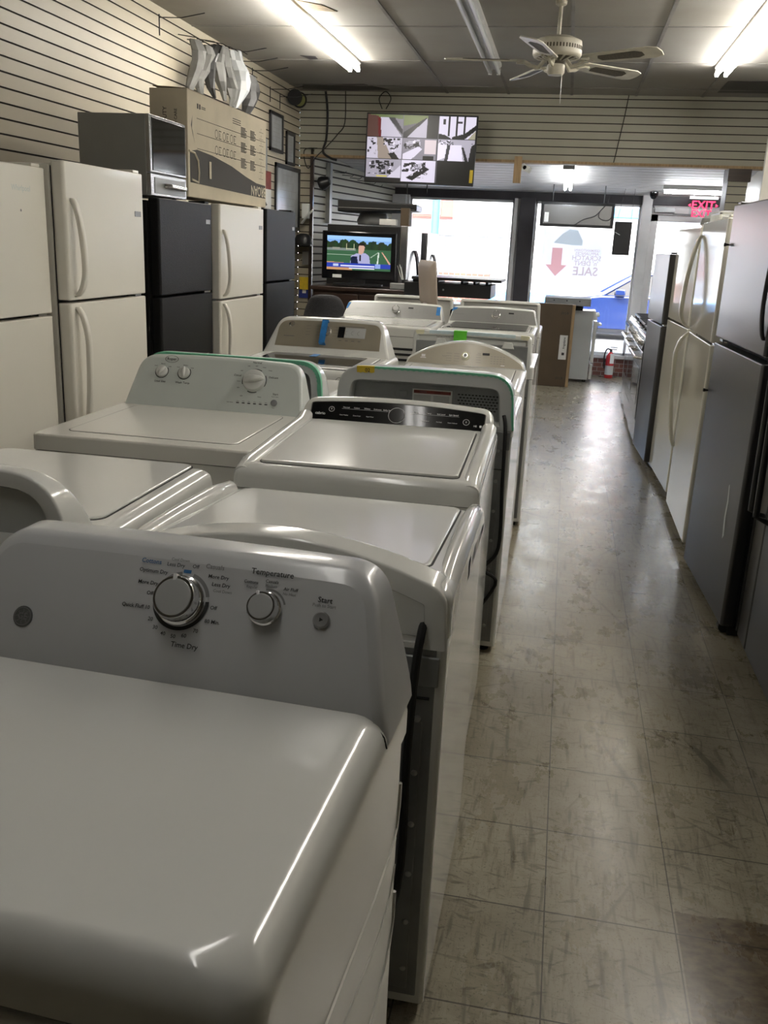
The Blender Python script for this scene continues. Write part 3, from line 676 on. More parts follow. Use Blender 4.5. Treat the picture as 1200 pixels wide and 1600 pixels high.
# --- generic machine seen from front or back --------------------------------
def machine(name, label, cat, x0, x1, y0, y1, h, face, mt='enamel', top_mt=None, console=None, lid=None, slope=0., er=.02, th=.05, group='laundry machines along the aisle', backmt='galv', lip=.03, depth=.05, tilt=0., cmt=None, lid_h=.004, fr=.012, rot=0.):
    w, d = x1-x0, y1-y0
    R = thing(name, label, cat, ((x0+x1)/2, (y0+y1)/2, 0), (0 if face == 'front' else PI)+rot, group)
    cabinet(R, w, d, h, mt, top_mt, th, er, fr, lid, slope, lid_h=lid_h)
    back_sheet(R, w, d, h, backmt)
    hb, ht, z0, z1, r, arch, yb0, yb1, ybk = console     # half widths, z range, corner radius, arch, front y at z0 / z1, back y
    yf = lambda z: yb0+(yb1-yb0)*(z-z0)/(z1-z0)
    yb = lambda z: ybk
    P = outline(hb, ht, z0, z1, r, arch)
    m = MB(); L = console_shell(m, P, yf, yb, .012, lip, depth); cs = m.build('console', cmt or mt, R, smooth=50)
    return R, cs, P, L, yf, yb
def panel_on(cs, P, yf, mt, e, name='control_panel', zlo=None, zhi=None, t=.0018, hwmax=None):
    Q = inset(P, e)
    if zlo is not None: Q = [(x, max(z, zlo)) for x, z in Q]
    if hwmax: Q = [(min(x, hwmax), z) for x, z in Q]
    m = MB(); a = ring_of(Q, yf, .002); b = ring_of(Q, yf, -t); m.loft([a, b], False, False); cap_rows(m, Q, yf, -t); return m.build(name, mt, cs, smooth=50)
def prints(cs, yf, mt, fn, x, z, off=.003, name='printed_lettering'):
    m = MB(); m.T = face_frame(yf, x, z) @ Matrix.Translation((0, 0, off)); fn(m); return m.build(name, mt, cs)
def recess_insert(cs, L, yb, depth, mt, name, shrink=.0, back=True):
    Q = inset(L, .0085+shrink); m = MB(); a = ring_of(Q, yb, -depth+.001); b = ring_of(Q, yb, -depth+.012); m.loft([a, b], False, False); cap_rows(m, Q, yb, -depth+.012); return m.build(name, mt, cs)

# 2: washer behind the foreground dryer, its back to us
R, cs, P, L, yf, yb = machine('washer', 'white top-load washer back to back with the foreground dryer, black cord at its rear', 'washing machine', -.835, -.145, 1.5, 2.2, .905, 'back',
    console=(.342, .335, .835, .948, .03, .075, .235, .262, .354), lid=(.285, -.335, .232, .03), slope=.05, er=.028, lip=.04, depth=.035, top_mt='enamel')
recess_insert(cs, L, yb, .035, 'recess', 'rear_cover')
m = MB(); m.T = Matrix.Translation((-.28, .352, .79)); m.box(-.05, .05, -.004, .004, -.03, .03); m.build('bracket', 'galv', R, bevel=.003)
m = MB(); m.T = Matrix.Translation((-.295, .310, .88)) @ Matrix.Rotation(-PI/2, 4, 'X'); m.lathe([(.022, -.01), (.022, .004), (.014, .01), (.012, .02)], 20); m.build('cord_grommet', 'recess', R)
cord(R, [(-.295, .315, .882), (-.295, .368, .87), (-.290, .385, .80), (-.284, .388, .62), (-.28, .385, .35), (-.22, .37, .12), (-.1, .38, .03)], .008)
# end posts of the rim (tall rounded corners)
for s in (-1, 1):
    m = MB(); rings = []
    for y, top, wd in ((-.345, .905, .040), (-.32, .928, .046), (-.2, .945, .048), (.0, .953, .048), (.18, .955, .046), (.27, .948, .044), (.34, .93, .04)):
        c = s*(.345-wd/2); q = [(c+math.cos(t)*wd/2, y, top-.03+math.sin(t)*.03) for t in [PI*k/8 for k in range(9)]]
        rings.append([(c+wd/2, y, .86)]+q+[(c-wd/2, y, .86)])
    m.loft(rings); m.build('side_rim', 'enamel', R, smooth=50)

# 3: washer with wide black glass control strip
R, cs, P, L, yf, yb = machine('washer', 'white high-efficiency washer with a glossy black control strip and round dial ring', 'washing machine', -.852, -.172, 2.28, 3.02, .945, 'front',
    console=(.335, .318, .93, 1.02, .035, .014, .27, .335, .365), lid=(.275, -.325, .255, .02), slope=.015, er=.03, th=.065, lid_h=.008, rot=.012)
pn = panel_on(cs, P, yf, 'black_gloss', .014, zlo=.945, hwmax=.295)
m = MB(); Q = [(min(x, .2965), z) for x, z in inset(P, .0125)]; Q = [(x, max(z, .9435)) for x, z in Q]
r1 = ring_of(Q, yf, -.002); m.tube(r1+[r1[0]], .0014, 5); m.build('chrome_trim', 'chrome', cs)
def cab(m):
    m.text('cabrio', .014, -.262, -.012); m.arc(-.225, .006, .0085, .0098, 0, 360, 0, 20); m.rect(-.226, -.224, .004, .010)
    for k, s in enumerate(('Normal', 'Colors', 'Whites', 'Delicates', 'Bulky Items')): m.text(s, .0072, -.175+k*.036, .016)
    m.rect(-.19, -.025, .0105, .0112); m.rect(.045, .21, .0105, .0112)
    for k, s in enumerate(('Clean Washer', 'Drain & Spin', 'Rapid Wash')): m.text(s, .0052, -.18+k*.045, -.013)
    for k, s in enumerate(('Wash', 'Temp', 'Soil Level', 'Spin Speed')): m.text(s, .0072, .065+k*.042, .016)
    for k, s in enumerate(('Extra Rinse', 'Pre Soak', 'Fabric Softener')): m.text(s, .0052, .1+k*.045, -.013)
    m.arc(.235, -.006, .0098, .011, 0, 360, 0, 20); m.text('II', .009, .235, -.006); m.text('HE', .009, .266, -.018); m.rect(.28, .287, -.022, -.014)
    m.arc(.0, .0, .027, .0285, 0, 360, 0, 40)
prints(cs, yf, 'ink_white', cab, 0, .985, .0032)
m = MB(); m.T = face_frame(yf, 0, .985); m.lathe([(.0265, .002), (.0262, .0042), (.0255, .0048), (.020, .0048)], 40); m.build('dial', 'black_gloss', cs, smooth=20)
m = MB(); m.T = frame((.01, -.3705, .845), (1, 0, 0), (0, 0, 1)); m.text('Wh2', .045, 0, 0); m.T = m.T; m.build('faded_badge_mark', 'console_pale', R)
for s in (-1, 1):
    m = MB(); rings = []
    for y, top in ((-.36, .94), (-.3, .956), (0, .966), (.24, .972), (.3, .985)):
        c = s*.312; wd = .05; rings.append([(c+wd/2, y, .9)]+[(c+math.cos(t)*wd/2, y, top-.02+math.sin(t)*.02) for t in [PI*k/8 for k in range(9)]]+[(c-wd/2, y, .9)])
    m.loft(rings); m.build('side_rim', 'enamel', R, smooth=50)

# 4: dryer with green tape, back to us
def rear_dryer_details(R, cs, L, yb, depth, plate=True):
    back = recess_insert(cs, L, yb, depth, 'galv', 'rear_cover')
    if not plate: return
    F = frame((0, yb(0)-depth+.0125, 1.0), (-1, 0, 0), (0, 0, 1))
    m = MB(); m.T = F; m.rect(-.05, .10, -.03, .022, .001); m.build('rating_label', 'label_paper', back)
    m = MB(); m.T = F; m.rect(-.045, .095, .006, .018, .002)
    m.build('label_stripe', 'fabric_red', back)
    m = MB(); m.T = F
    for k in range(7): m.rect(-.044, .02, -.026+k*.004, -.0245+k*.004, .0022); m.rect(.03, .09, -.026+k*.004, -.0245+k*.004, .0022)
    m.text('CAUTION', .006, -.01, .012, z=.003); m.build('label_text', 'ink_grey', back)
    m = MB(); m.T = F
    for r in range(6):
        for c in range(13):
            x = .125+c*.013+(r % 2)*.0065; z = .012-r*.011
            if x < .27: m.rect(x-.004, x+.004, z-.0022, z+.0022, .0016)
    m.build('vent_slots', 'rubber', back)
    m = MB(); m.T = F
    m.box(-.245, -.06, .033, .036, 0, .003); m.box(.0, .20, .033, .036, 0, .003); m.box(-.118, -.115, -.05, .04, 0, .003); m.box(.108, .111, -.05, .04, 0, .004); m.box(-.1, -.07, -.01, .012, 0, .012)
    m.build('pressed_rib', 'galv', back, bevel=.001)
R, cs, P, L, yf, yb = machine('dryer', 'dryer beside the aisle, back to camera, green and yellow tape on its grey hood', 'dryer', -.815, -.138, 3.3, 4.02, .92, 'back',
    console=(.338, .322, .90, 1.096, .085, .004, .18, .27, .364), lid=None, er=.02, lip=.048, depth=.06, cmt='enamel_grey')
rear_dryer_details(R, cs, L, yb, .06)
tape_on_ridge(R, P, yb, 'tape_strip', 'tape_green', -.34, .20, .007, .012); tape_on_ridge(R, P, yb, 'tape_strip', 'tape_yellow', .17, .27, .022, .016, lift=.002)
m = MB(); m.T = frame((.215, .368, 1.085), (-1, 0, 0), (0, 0, 1)); m.text('02', .02); m.build('marker_writing', 'ink', R)
m = MB(); m.box(-.33, -.235, .352, .366, .825, .895); m.build('corner_bracket', 'galv', R, bevel=.004)
cord(R, [(-.30, .37, .955), (-.31, .385, .90), (-.315, .38, .7), (-.32, .375, .45), (-.27, .38, .36), (-.32, .378, .30), (-.2, .38, .1)], .007)

# 5: champagne-panel washer facing us
R, cs, P, L, yf, yb = machine('washer', 'white washer with an arched champagne control panel and small centre dial', 'washing machine', -.795, -.155, 4.08, 4.80, .93, 'front',
    console=(.315, .305, .925, .972, .02, .098, .252, .270, .355), lid=(.265, -.33, .235, .03), slope=.02, er=.03, th=.06)
pn = panel_on(cs, P, yf, 'champagne', .010, zlo=.95)
def ch(m):
    for i, x in enumerate((-.10, -.06)):
        for r in range(4): m.rect(x, x+.028, .02-r*.013, .0215-r*.013)
    for r in range(4): m.rect(.055, .08, .02-r*.013, .0215-r*.013)
    for c in range(5):
        for r in range(4): m.rect(.13+c*.016, .14+c*.016, .016-r*.012, .018-r*.012)
    m.text('Normal', .007, -.11, .005); m.text('Cycles', .006, .07, .03)
prints(cs, yf, 'ink_grey', ch, 0, .985); prints(cs, yf, 'ink_white', lambda m: (m.rect(-.2, -.18, -.005, .008), m.rect(-.205, -.175, -.012, -.008), m.rect(.215, .235, -.03, -.026)), -.03, .985)
prints(cs, yf, 'black_gloss', lambda m: m.rect(-.018, .018, -.006, .006), .105, 1.01, name='display')
m = MB(); m.T = face_frame(yf, -.0, .995); m.lathe([(.023, .001), (.023, .003), (.020, .004)], 28); m.build('dial_plate', 'tape_cream', cs)
knob(cs, yf, 0, .995, .012, .02, 'chrome', 'silver', 'dial')

# 6: taped dryer, square shouldered, back to us
R, cs, P, L, yf, yb = machine('dryer', 'dryer seen from behind with lime tape flag and pale tape across its square back', 'dryer', -.832, -.128, 5.05, 5.78, .92, 'back',
    console=(.33, .327, .87, 1.083, .03, .006, .25, .30, .366), lid=None, er=.008, th=.07, lip=.022, depth=.012, cmt='plastic_white')
m = MB(); m.box(-.31, .31, .352, .3685, .88, 1.03); bp = m.build('rear_cover', 'galv', R, bevel=.004)
m = MB()
for x in (-.2, .17): m.loft([rr(x-.035, x+.035, .355, .373, .004, 1.012), rr(x-.022, x+.022, .355, .370, .004, 1.045)])
m.build('clip', 'plastic_white', R, bevel=.002)
tape_on_ridge(R, P, yb, 'tape_strip', 'tape_clear', -.26, .26, .016, .02); tape_on_ridge(R, P, yb, 'tape_strip', 'tape_cream', -.318, -.26, .02, .02, lift=.002); tape_on_ridge(R, P, yb, 'tape_strip', 'tape_cream', .24, .318, .02, .02, lift=.002)
m = MB(); m.T = Matrix.Translation((.065, .355, 1.0)); m.box(-.036, .036, .0125, .016, .01, .091); m.box(-.036, .036, -.03, .016, .091, .0925); m.build('tape_flag', 'tape_lime', R)
m = MB(); m.T = frame((.16, .3675, 1.055), (-1, 0, 0), (0, 0, 1)); m.text('INSTALLATION', .011); m.build('printed_lettering', 'ink_grey', R)

# 7 and 8: two grey-console washers facing us
def grey_console(label, x0, x1, y0, y1, black_lid, zc=.0, tape_left=False, cat='washing machine', name='washer'):
    R, cs, P, L, yf, yb = machine(name, label, cat, x0, x1, y0, y1, 1.025, 'front',
        console=((x1-x0)/2-.004, (x1-x0)/2-.03, 1.018, 1.128+zc, .02, .008, .20, .285, .355), lid=((x1-x0)/2-.04, -.33, .185, .02), er=.02, th=.07, cmt='plastic_white')
    pn = panel_on(cs, P, yf, 'silver', .008, zlo=1.034)
    hw = (x1-x0)/2
    if black_lid:
        m = MB(); slab(m, -hw+.06, hw-.06, -.31, .17, .02, 1.028, 1.034, .001); m.build('lid_glass', 'black_gloss', R)
    knob(cs, yf, .02, 1.082, .027, .026, 'chrome', 'silver', 'dial')
    def pr(m):
        for s in (-1, 1):
            for r in range(4): m.rect(s*.06-.012, s*.06+.012, .02-r*.014, .0215-r*.014)
        for c in range(7):
            for r in range(3): m.rect(.115+c*.026, .128+c*.026, .018-r*.013, .0195-r*.013)
        m.rect(-.29, -.23, .0, .003)
    prints(cs, yf, 'ink_grey', pr, .02, 1.078); prints(cs, yf, 'black_plastic', lambda m: m.rect(-.018, .018, -.006, .006), .125, 1.10, name='display')
    return R, cs, P, yf, yb
R, cs, P, yf, yb = grey_console('washer with a grey console, blue tape corner and black glass lid, beside the aisle', -.80, -.165, 5.93, 6.64, True)
m = MB(); m.T = face_frame(yf, -.275, 1.106) @ Matrix.Translation((0, 0, .003)); m.quad((-.02, -.012, 0), (.012, .004, 0), (.022, .02, 0), (-.012, .02, 0)); m.build('tape_piece', 'tape_blue', cs)
R, cs, P, yf, yb = grey_console('white-topped dryer with a grey console, left of the black-lidded washer', -1.56, -.83, 5.9, 6.62, False, cat='dryer', name='dryer')
m = MB(); m.T = face_frame(yf, .325, 1.085) @ Matrix.Translation((0, 0, .003)); m.rect(-.014, .014, -.03, .04); m.build('tape_piece', 'tape_blue', cs)
m = MB(); m.T = face_frame(yf, -.335, 1.10) @ Matrix.Translation((0, 0, .003)); m.quad((-.012, -.03, 0), (.0, -.03, 0), (.02, .022, 0), (.0, .022, 0)); m.build('tape_piece', 'tape_blue', cs)
m = MB()
for k in range(3): m.box(.12, .33, -.365, -.358, .80+k*.035, .815+k*.035)
m.build('vent_slots', 'black_plastic', R)
# 9, 10: far machines with their backs to us
R, cs, P, L, yf, yb = machine('washer', 'far machine beside the cardboard carton, back to the camera, behind the black-lidded washer', 'washing machine', -.83, -.16, 7.35, 8.03, .92, 'back',
    console=(.325, .315, .88, 1.142, .03, .003, .25, .30, .338), er=.02, lip=.02, depth=.02)
m = MB(); m.box(-.27, -.10, .322, .340, 1.05, 1.09); m.build('rear_slot', 'black_plastic', R)
R, cs, P, L, yf, yb = machine('washer', 'far machine under the black cooktop, back to the camera beside the silver computer', 'washing machine', -1.53, -.85, 7.35, 8.03, .92, 'back',
    console=(.33, .32, .88, 1.142, .03, .003, .25, .30, .338), er=.02, lip=.02, depth=.02)
m = MB(); m.box(-.20, .30, .322, .340, 1.0, 1.055); m.build('rear_slot', 'black_plastic', R)

# left column -----------------------------------------------------------------
R, cs, P, L, yf, yb = machine('dryer', 'white dryer at the left edge, back to camera, with a deep grey recess', 'dryer', -1.60, -.905, 1.6, 2.3, .925, 'back',
    console=(.312, .285, .885, 1.058, .10, .014, .215, .30, .354), lid=(.292, -.345, .195, .03), er=.032, th=.06, lip=.034, depth=.04)
recess_insert(cs, L, yb, .04, 'enamel_grey', 'rear_cover')
m = MB(); m.T = Matrix.Translation((-.26, .30, .97)) @ Matrix.Rotation(-PI/2, 4, 'X'); m.lathe([(.010, 0), (.010, .03), (.005, .035)], 12); m.build('hose_stub', 'black_plastic', R)
m = MB(); m.box(-.05, .03, .35, .375, .84, .90); m.build('bracket', 'screw', R, bevel=.003)
m = MB(); m.box(-.03, .01, .36, .38, .80, .85); m.build('terminal_block', 'black_plastic', R, bevel=.003)
# white washer with three dials
R = thing('washer', 'white top-load washer with three round white knobs, in front of the tall fridges', 'washing machine', (-1.252, 2.93, 0), 0, 'laundry machines along the aisle')
w, d, h = .735, .75, .915
cabinet(R, w, d, h, 'enamel_bisque', None, .055, .008, .012, (.29, -.30, .21, .03), 0., lid_h=.0015, groove=.0012)
X['enamel_bisque_l'] = X['enamel_bisque']
back_sheet(R, w, d, h)
z0, z1 = .91, 1.09
yf = lambda z: .225+.105*(z-z0)/(z1-z0); yb = lambda z: .365
P = outline(.352, .315, z0, z1, .055, .008); m = MB(); console_shell(m, P, yf, yb, .010, .03, .05); cs = m.build('console', 'console_pale', R, smooth=50)
m = MB(); m.box(-.33, .33, .28, .345, .905, .93); m.build('console_foot', 'enamel_bisque', R)
kn = [(-.225, 1.035, .0225, .7, 'Load Size'), (-.135, 1.035, .0225, 0, 'Wash Temp'), (.145, 1.025, .042, 1.45, '')]
M = MB()
for x, z, r, a, lb in kn:
    knob(cs, yf, x, z, r, r*.95, 'plastic_white', None, 'dial', 'grip', -a)
    M.T = face_frame(yf, x, z) @ Matrix.Translation((0, 0, .0015))
    if r < .03:
        M.arc(0, 0, r+.0015, r+.0045, -220, 40, 0, 24); M.text(lb, .0115, 0, -.040); M.text('Small', .0055, -.028, .022); M.text('Medium', .0055, 0, .031); M.text('Large', .0055, .028, .022)
    else:
        for a0, a1 in ((60, 120), (-25, 30), (150, 200), (245, 290)): M.arc(0, 0, r+.003, r+.006, a0, a1, 0, 12)
        M.text('Normal', .011, .0, .073); M.text('Casual', .011, -.068, .018); M.text('Delicate', .011, .072, .018)
        for k, (px, py) in enumerate(((-.03, .058), (.03, .056), (0, .06), (-.06, -.005), (-.058, -.03), (.03, -.062), (-.04, -.062), (.055, .045), (-.055, .038))): M.text('Heavy' if k % 2 else 'Light', .0055, px, py)
M.T = face_frame(yf, .14, .948) @ Matrix.Translation((0, 0, .0015))
for k in range(6): M.rect(-.05+k*.022, -.039+k*.022, -.003, .001); M.text('Rinse', .004, -.045+k*.022, .006)
M.text('Cycle Status', .005, -.075, -.001); M.T = face_frame(yf, .235, .955) @ Matrix.Translation((0, 0, .0015)); M.text('Start', .011, 0, .034); M.text('Push to Start', .005, 0, .024); M.text('Pause', .004, 0, -.02)
M.T = face_frame(yf, -.225, 1.083) @ Matrix.Translation((0, 0, .0015))
M.text('Roper', .015, .03, -.003)
b = M.vs([(.03+.027*math.cos(t)*q, -.003+.0145*math.sin(t)*q, 0) for t in [2*PI*i/30 for i in range(31)] for q in (1, .92)])
for i in range(30): M.f.append((b+2*i, b+2*i+1, b+2*i+3, b+2*i+2))
M.build('printed_lettering', 'ink', cs)
m = MB(); m.T = face_frame(yf, .235, .955); m.lathe([(.0125, 0), (.0125, .003), (.010, .005), (.003, .005)], 22); m.build('start_button', 'recess', cs)

# green taped machine behind it
R, cs, P, L, yf, yb = machine('dryer', 'dryer back to the camera with bright green tape edging, behind the three-knob washer', 'dryer', -1.65, -.915, 3.46, 4.1, .92, 'back',
    console=(.375, .365, .90, 1.078, .085, .002, .17, .26, .325), er=.02, lip=.04, depth=.06, cmt='enamel_grey')
recess_insert(cs, L, yb, .06, 'sheet_dark', 'rear_cover')
tape_on_ridge(R, P, yb, 'tape_strip', 'tape_green', -.38, .34, .014, .022)
# champagne washer with glass lid
R, cs, P, L, yf, yb = machine('washer', 'white washer with a beige display panel, blue tape over its dial and a glass lid', 'washing machine', -1.60, -.86, 4.17, 4.93, .95, 'front', mt='enamel', top_mt='enamel',
    console=(.355, .285, .93, 1.13, .05, .006, .17, .31, .375), lid=(.31, -.35, .16, .03), er=.03, th=.07, lid_h=.006)
pn = panel_on(cs, P, yf, 'champagne', .018, zlo=.985, hwmax=.29)
m = MB(); slab(m, -.265, .25, -.25, .115, .02, .955, .9595, .001); m.build('lid_glass', 'black_gloss', R)
def gp(m):
    for r in range(4): m.rect(-.13, -.105, .03-r*.018, .0315-r*.018); m.rect(-.075, -.045, .03-r*.018, .0315-r*.018); m.rect(.02, .05, .03-r*.018, .0315-r*.018)
    m.rect(-.25, -.19, -.04, -.036); m.rect(.065, .19, .036, .04)
    for k in range(3): m.arc(.10+k*.034, .0, .011, .0125, 90, 270, 0, 8)
    for k in range(4): m.rect(.06+k*.035, .075+k*.035, -.05, -.046)
prints(cs, yf, 'ink_grey', gp, 0, 1.065); prints(cs, yf, 'black_gloss', lambda m: m.rect(.05, .085, -.03, .035), 0, 1.065, name='display'); prints(cs, yf, 'knob_grey', lambda m: m.rect(.088, .20, -.03, .032), 0, 1.065, .0028, name='display')
knob(cs, yf, -.015, 1.068, .027, .024, 'chrome', 'silver', 'dial')
m = MB(); m.T = face_frame(yf, -.025, 1.06); m.box(-.017, .017, -.07, .065, .028, .029); m.box(-.017, .017, .062, .065, .002, .029); m.box(-.017, .017, -.075, -.07, .0, .029); m.build('tape_piece', 'tape_blue', cs)
m = MB(); m.box(-.042, -.008, .02, .12, .960, .961); m.build('tape_piece', 'tape_blue', R)
m = MB(); m.T = face_frame(yf, -.215, 1.095); m.lathe([(.016, .001), (.016, .003), (.012, .0045), (.004, .0045)], 24); m.build('badge', 'chrome', cs)
m = MB(); m.T = frame((.20, -.3815, .86), (1, 0, 0), (0, 0, 1)); m.rect(-.03, .16, -.10, .06); m.build('energy_label', 'label_paper', R)
m = MB(); m.T = frame((.20, -.382, .86), (1, 0, 0), (0, 0, 1)); m.rect(.03, .16, .0, .025); m.build('label_stripe', 'tape_yellow', R)
m = MB(); m.T = frame((.20, -.3825, .86), (1, 0, 0), (0, 0, 1)); m.arc(.02, .04, .018, .02, 0, 360, 0, 20); m.text('ENERGY', .02, .09, -.02); m.text('GUIDE', .02, .09, -.045); m.text('2 EASY', .018, .085, .012); m.build('label_text', 'ink', R)

# ------------------------------------------------------------------ refrigerators
def bow(m, x, z0, z1, out, yb_, w=.014, t=.008, top_attach=True, peak=.5):
    """bow handle on a door front at y=yb_, standing out towards -y"""
    R_ = []
    n = 22
    for k in range(n+1):
        t_ = k/n; z = z0+(z1-z0)*t_; s = math.sin(PI*min(1, t_/(2*peak)) if t_ < peak else PI*(.5+.5*(t_-peak)/(1-peak)))
        y = yb_-out*(s**.6)-.001
        R_.append([(x-w, y-t, z), (x-w*.5, y-t*1.7, z), (x+w*.5, y-t*1.7, z), (x+w, y-t, z), (x+w, y+t, z), (x-w, y+t, z)])
    return m.loft(R_)
def fridge(name, label, xf, yn, yfar, H, zs, side, mt, door_mt=None, D=.75, handle=None, hside=-1, gasket='rubber', badge=None, group='top-freezer refrigerators', hmt=None, door_t=.06, zb=.06, rot=0., gap=.006):
    """side: 'L' faces the aisle from the left wall (+x), 'R' from the right wall (-x); xf is the door front plane"""
    w = yfar-yn
    R = thing(name, label, 'refrigerator', (xf+(-D/2 if side == 'L' else D/2), (yn+yfar)/2, 0), (PI/2 if side == 'L' else -PI/2)+rot, group)
    hw, hd = w/2, D/2; dm = door_mt or mt; g = .006
    m = MB(); m.box(-hw+.004, hw-.004, -hd+door_t+g, hd, .03, H-.012); cb = m.build('cabinet', mt, R, bevel=.006)
    m = MB(); m.box(-hw+.012, hw-.012, -hd+door_t-.004, -hd+door_t+g+.002, zb+.01, H-.02); m.build('gasket', gasket, cb)
    for nm, a, c in (('freezer_door', zs+gap, H), ('fresh_food_door', zb, zs-gap)):
        m = MB(); e = .014
        m.loft([[(x, y, z) for x, y, z in rr(-hw, hw, -hd, -hd+door_t, e, a, 5)], [(x, y, z) for x, y, z in rr(-hw, hw, -hd, -hd+door_t, e, c, 5)]])
        dr = m.build(nm, dm, R, bevel=.005, seg=3)
        if handle:
            kind, out = handle; x = hside*(hw-.05); hm = hmt or dm; mm = MB()
            if kind == 'bow':
                if nm[1] == 'r' and nm[0] == 'f' and nm[2] == 'e' and a > zs: bow(mm, x, a+.015, c-.14, out, -hd, peak=.30)
                else: bow(mm, x, max(a, zs-.62), c-.015, out, -hd, peak=.72)
            elif kind == 'longbow':
                if a > zs: bow(mm, hside*(hw-.03), a+.005, c-.07, out, -hd, .016, .009, peak=.18)
                else: bow(mm, hside*(hw-.03), max(a, zs-.70), c-.005, out, -hd, .016, .009, peak=.78)
            mm.build('handle', hm, dr, bevel=.003)
    m = MB(); m.box(-hw+.03, hw-.03, -hd+door_t*.5+.03, -hd+door_t+.03, .015, zb-.005); gr = m.build('toe_grille', 'black_plastic', R)
    m = MB(); hx = -hside*(hw-.045); m.box(hx-.03, hx+.03, -hd+.012, -hd+door_t+.05, H+.0005, H+.014); m.build('hinge_cover', dm, R, bevel=.004)
    m = MB(); m.box(hx-.03, hx+.03, -hd+.02, -hd+door_t+.01, zs-.005, zs+.005); m.build('centre_hinge', 'screw', R)
    for x in (-hw+.06, hw-.06):
        for y in (-hd+.12, hd-.06): m = MB(); m.T = Matrix.Translation((x, y, 0)); m.lathe([(.022, 0), (.024, .012), (.014, .016), (.014, .034)], 14); m.build('foot', 'rubber', R)
    if badge: m = MB(); m.box(hw-.095, hw-.035, -hd-.0025, -hd+.001, badge-.012, badge+.012); m.build('badge', 'silver', R, bevel=.001)
    return R
r = fridge('refrigerator', 'leftmost tall warm-white refrigerator with a dark gap under its freezer door', -2.06, 2.72, 3.47, 1.765, 1.20, 'L', 'white_fridge')
m = MB(); m.T = frame((.20, -.3755, 1.68), (1, 0, 0), (0, 0, 1)); m.text('Whirlpool', .03); m.build('faint_logo', 'console_pale', r)
m = MB(); m.T = frame((.19, -.376, 1.60), (1, 0, 0), (0, 0, 1)); m.disc(0, 0, .005); m.build('dent_mark', 'recess', r)
r = fridge('refrigerator', 'tall warm-white refrigerator with bowed white handles, between the leftmost one and the black one', -2.0, 3.505, 4.215, 1.80, 1.25, 'L', 'white_fridge', handle=('bow', .045), badge=1.62)
r = fridge('refrigerator', 'black textured refrigerator carrying the stainless microwave', -2.0, 4.385, 5.085, 1.705, 1.23, 'L', 'black_fridge', badge=1.61, D=.78, gasket='rubber')
r = fridge('refrigerator', 'cream-white refrigerator between the two black ones', -1.985, 5.17, 5.96, 1.715, 1.175, 'L', 'white_fridge', handle=('bow', .04), badge=1.60, gasket='recess')
r = fridge('refrigerator', 'farther black textured refrigerator, at the end of the left row', -2.0, 6.065, 6.745, 1.725, 1.245, 'L', 'black_fridge', badge=1.61)

# right row
r = fridge('refrigerator', 'stainless top-freezer refrigerator nearest on the right, scuffed door', .751, 3.765, 4.655, 1.775, 1.165, 'R', 'steel_dark', 'steel_dark', handle=None, hside=1, D=.80, group='refrigerators on the right', rot=.055, gap=.014, zb=.05)
m = MB(); bow(m, .418, 1.24, 1.66, .022, -.40, .008, .006, peak=.35); m.build('handle', 'steel_dark', r, bevel=.003)
for z in (1.60, .92):
    m = MB(); m.T = Matrix.Translation((-.43, -.40, z)) @ Matrix.Rotation(PI/2, 4, 'X'); m.lathe([(.004, 0), (.006, .012), (.008, .016), (.008, .024)], 12); m.build('handle_stud', 'rubber', r)
m = MB(); m.T = frame((.25, -.4012, .5), (1, 0, 0), (0, 0, 1)); pts = [(0, .12), (.02, .05), (.012, -.02), (.03, -.1), (.01, -.12), (-.008, -.03), (.0, .05), (-.01, .11)]
m.quad(*[(x, y, 0) for x, y in pts]); m.build('adhesive_smear', 'console_pale', r)
m = MB(); m.box(.34, .42, -.36, -.30, .0, .05); m.T = Matrix.Translation((.38, -.37, .028)) @ Matrix.Rotation(PI/2, 4, 'Y'); m.lathe([(.026, -.02), (.026, .02)], 16); m.build('roller_foot', 'black_plastic', r, bevel=.003)
r = fridge('refrigerator', 'glossy white refrigerator with long bowed handles, beside the scuffed stainless one', .745, 4.86, 5.725, 1.73, 1.12, 'R', 'white_fridge', 'white_gloss_fridge', handle=('longbow', .06), hside=-1, D=.80, group='refrigerators on the right')
r = fridge('refrigerator', 'glossy white refrigerator, the farther of the two white ones on the right', .745, 5.96, 6.80, 1.715, 1.115, 'R', 'white_fridge', 'white_gloss_fridge', D=.78, group='refrigerators on the right', rot=.045)
r = fridge('refrigerator', 'short dark stainless refrigerator next to the ranges on the right', .674, 6.84, 7.54, 1.55, 1.06, 'R', 'steel_dark', 'steel_dark', D=.72, group='refrigerators on the right', rot=.055)
# side-by-side nearest right
R = thing('refrigerator', 'dark side-by-side refrigerator at the right edge of the picture', 'refrigerator', (1.228, 3.20, 0), -PI/2+.005, 'refrigerators on the right')
hw, hd, H = .455, .40, 1.77
m = MB(); m.box(-hw+.004, hw-.004, -hd+.07, hd, .03, H-.01); m.build('cabinet', 'steel_dark', R, bevel=.005)
for nm, a, c in (('freezer_door', -hw, -hw+.14+.02), ('fresh_food_door', -hw+.167, hw)):
    m = MB(); m.loft([rr(a, c, -hd, -hd+.065, .012, .06), rr(a, c, -hd, -hd+.065, .012, H)]); dr = m.build(nm, 'steel_dark', R, bevel=.004)
    x = -hw+.163+(-.04 if a < -.4 else .05); m = MB()
    m.tube([(x, -hd-.0, 1.50), (x, -hd-.05, 1.47), (x, -hd-.055, 1.1), (x, -hd-.05, .62), (x, -hd, .60)], .012, 10); m.build('handle', 'black_plastic', dr)
m = MB(); m.box(-.05, .25, -hd-.004, -hd+.01, 1.02, 1.38); m.build('ice_dispenser', 'black_gloss', R, bevel=.003)
m = MB(); m.box(-hw+.03, hw-.03, -hd+.03, -hd+.06, .012, .055); m.build('toe_grille', 'black_plastic', R)
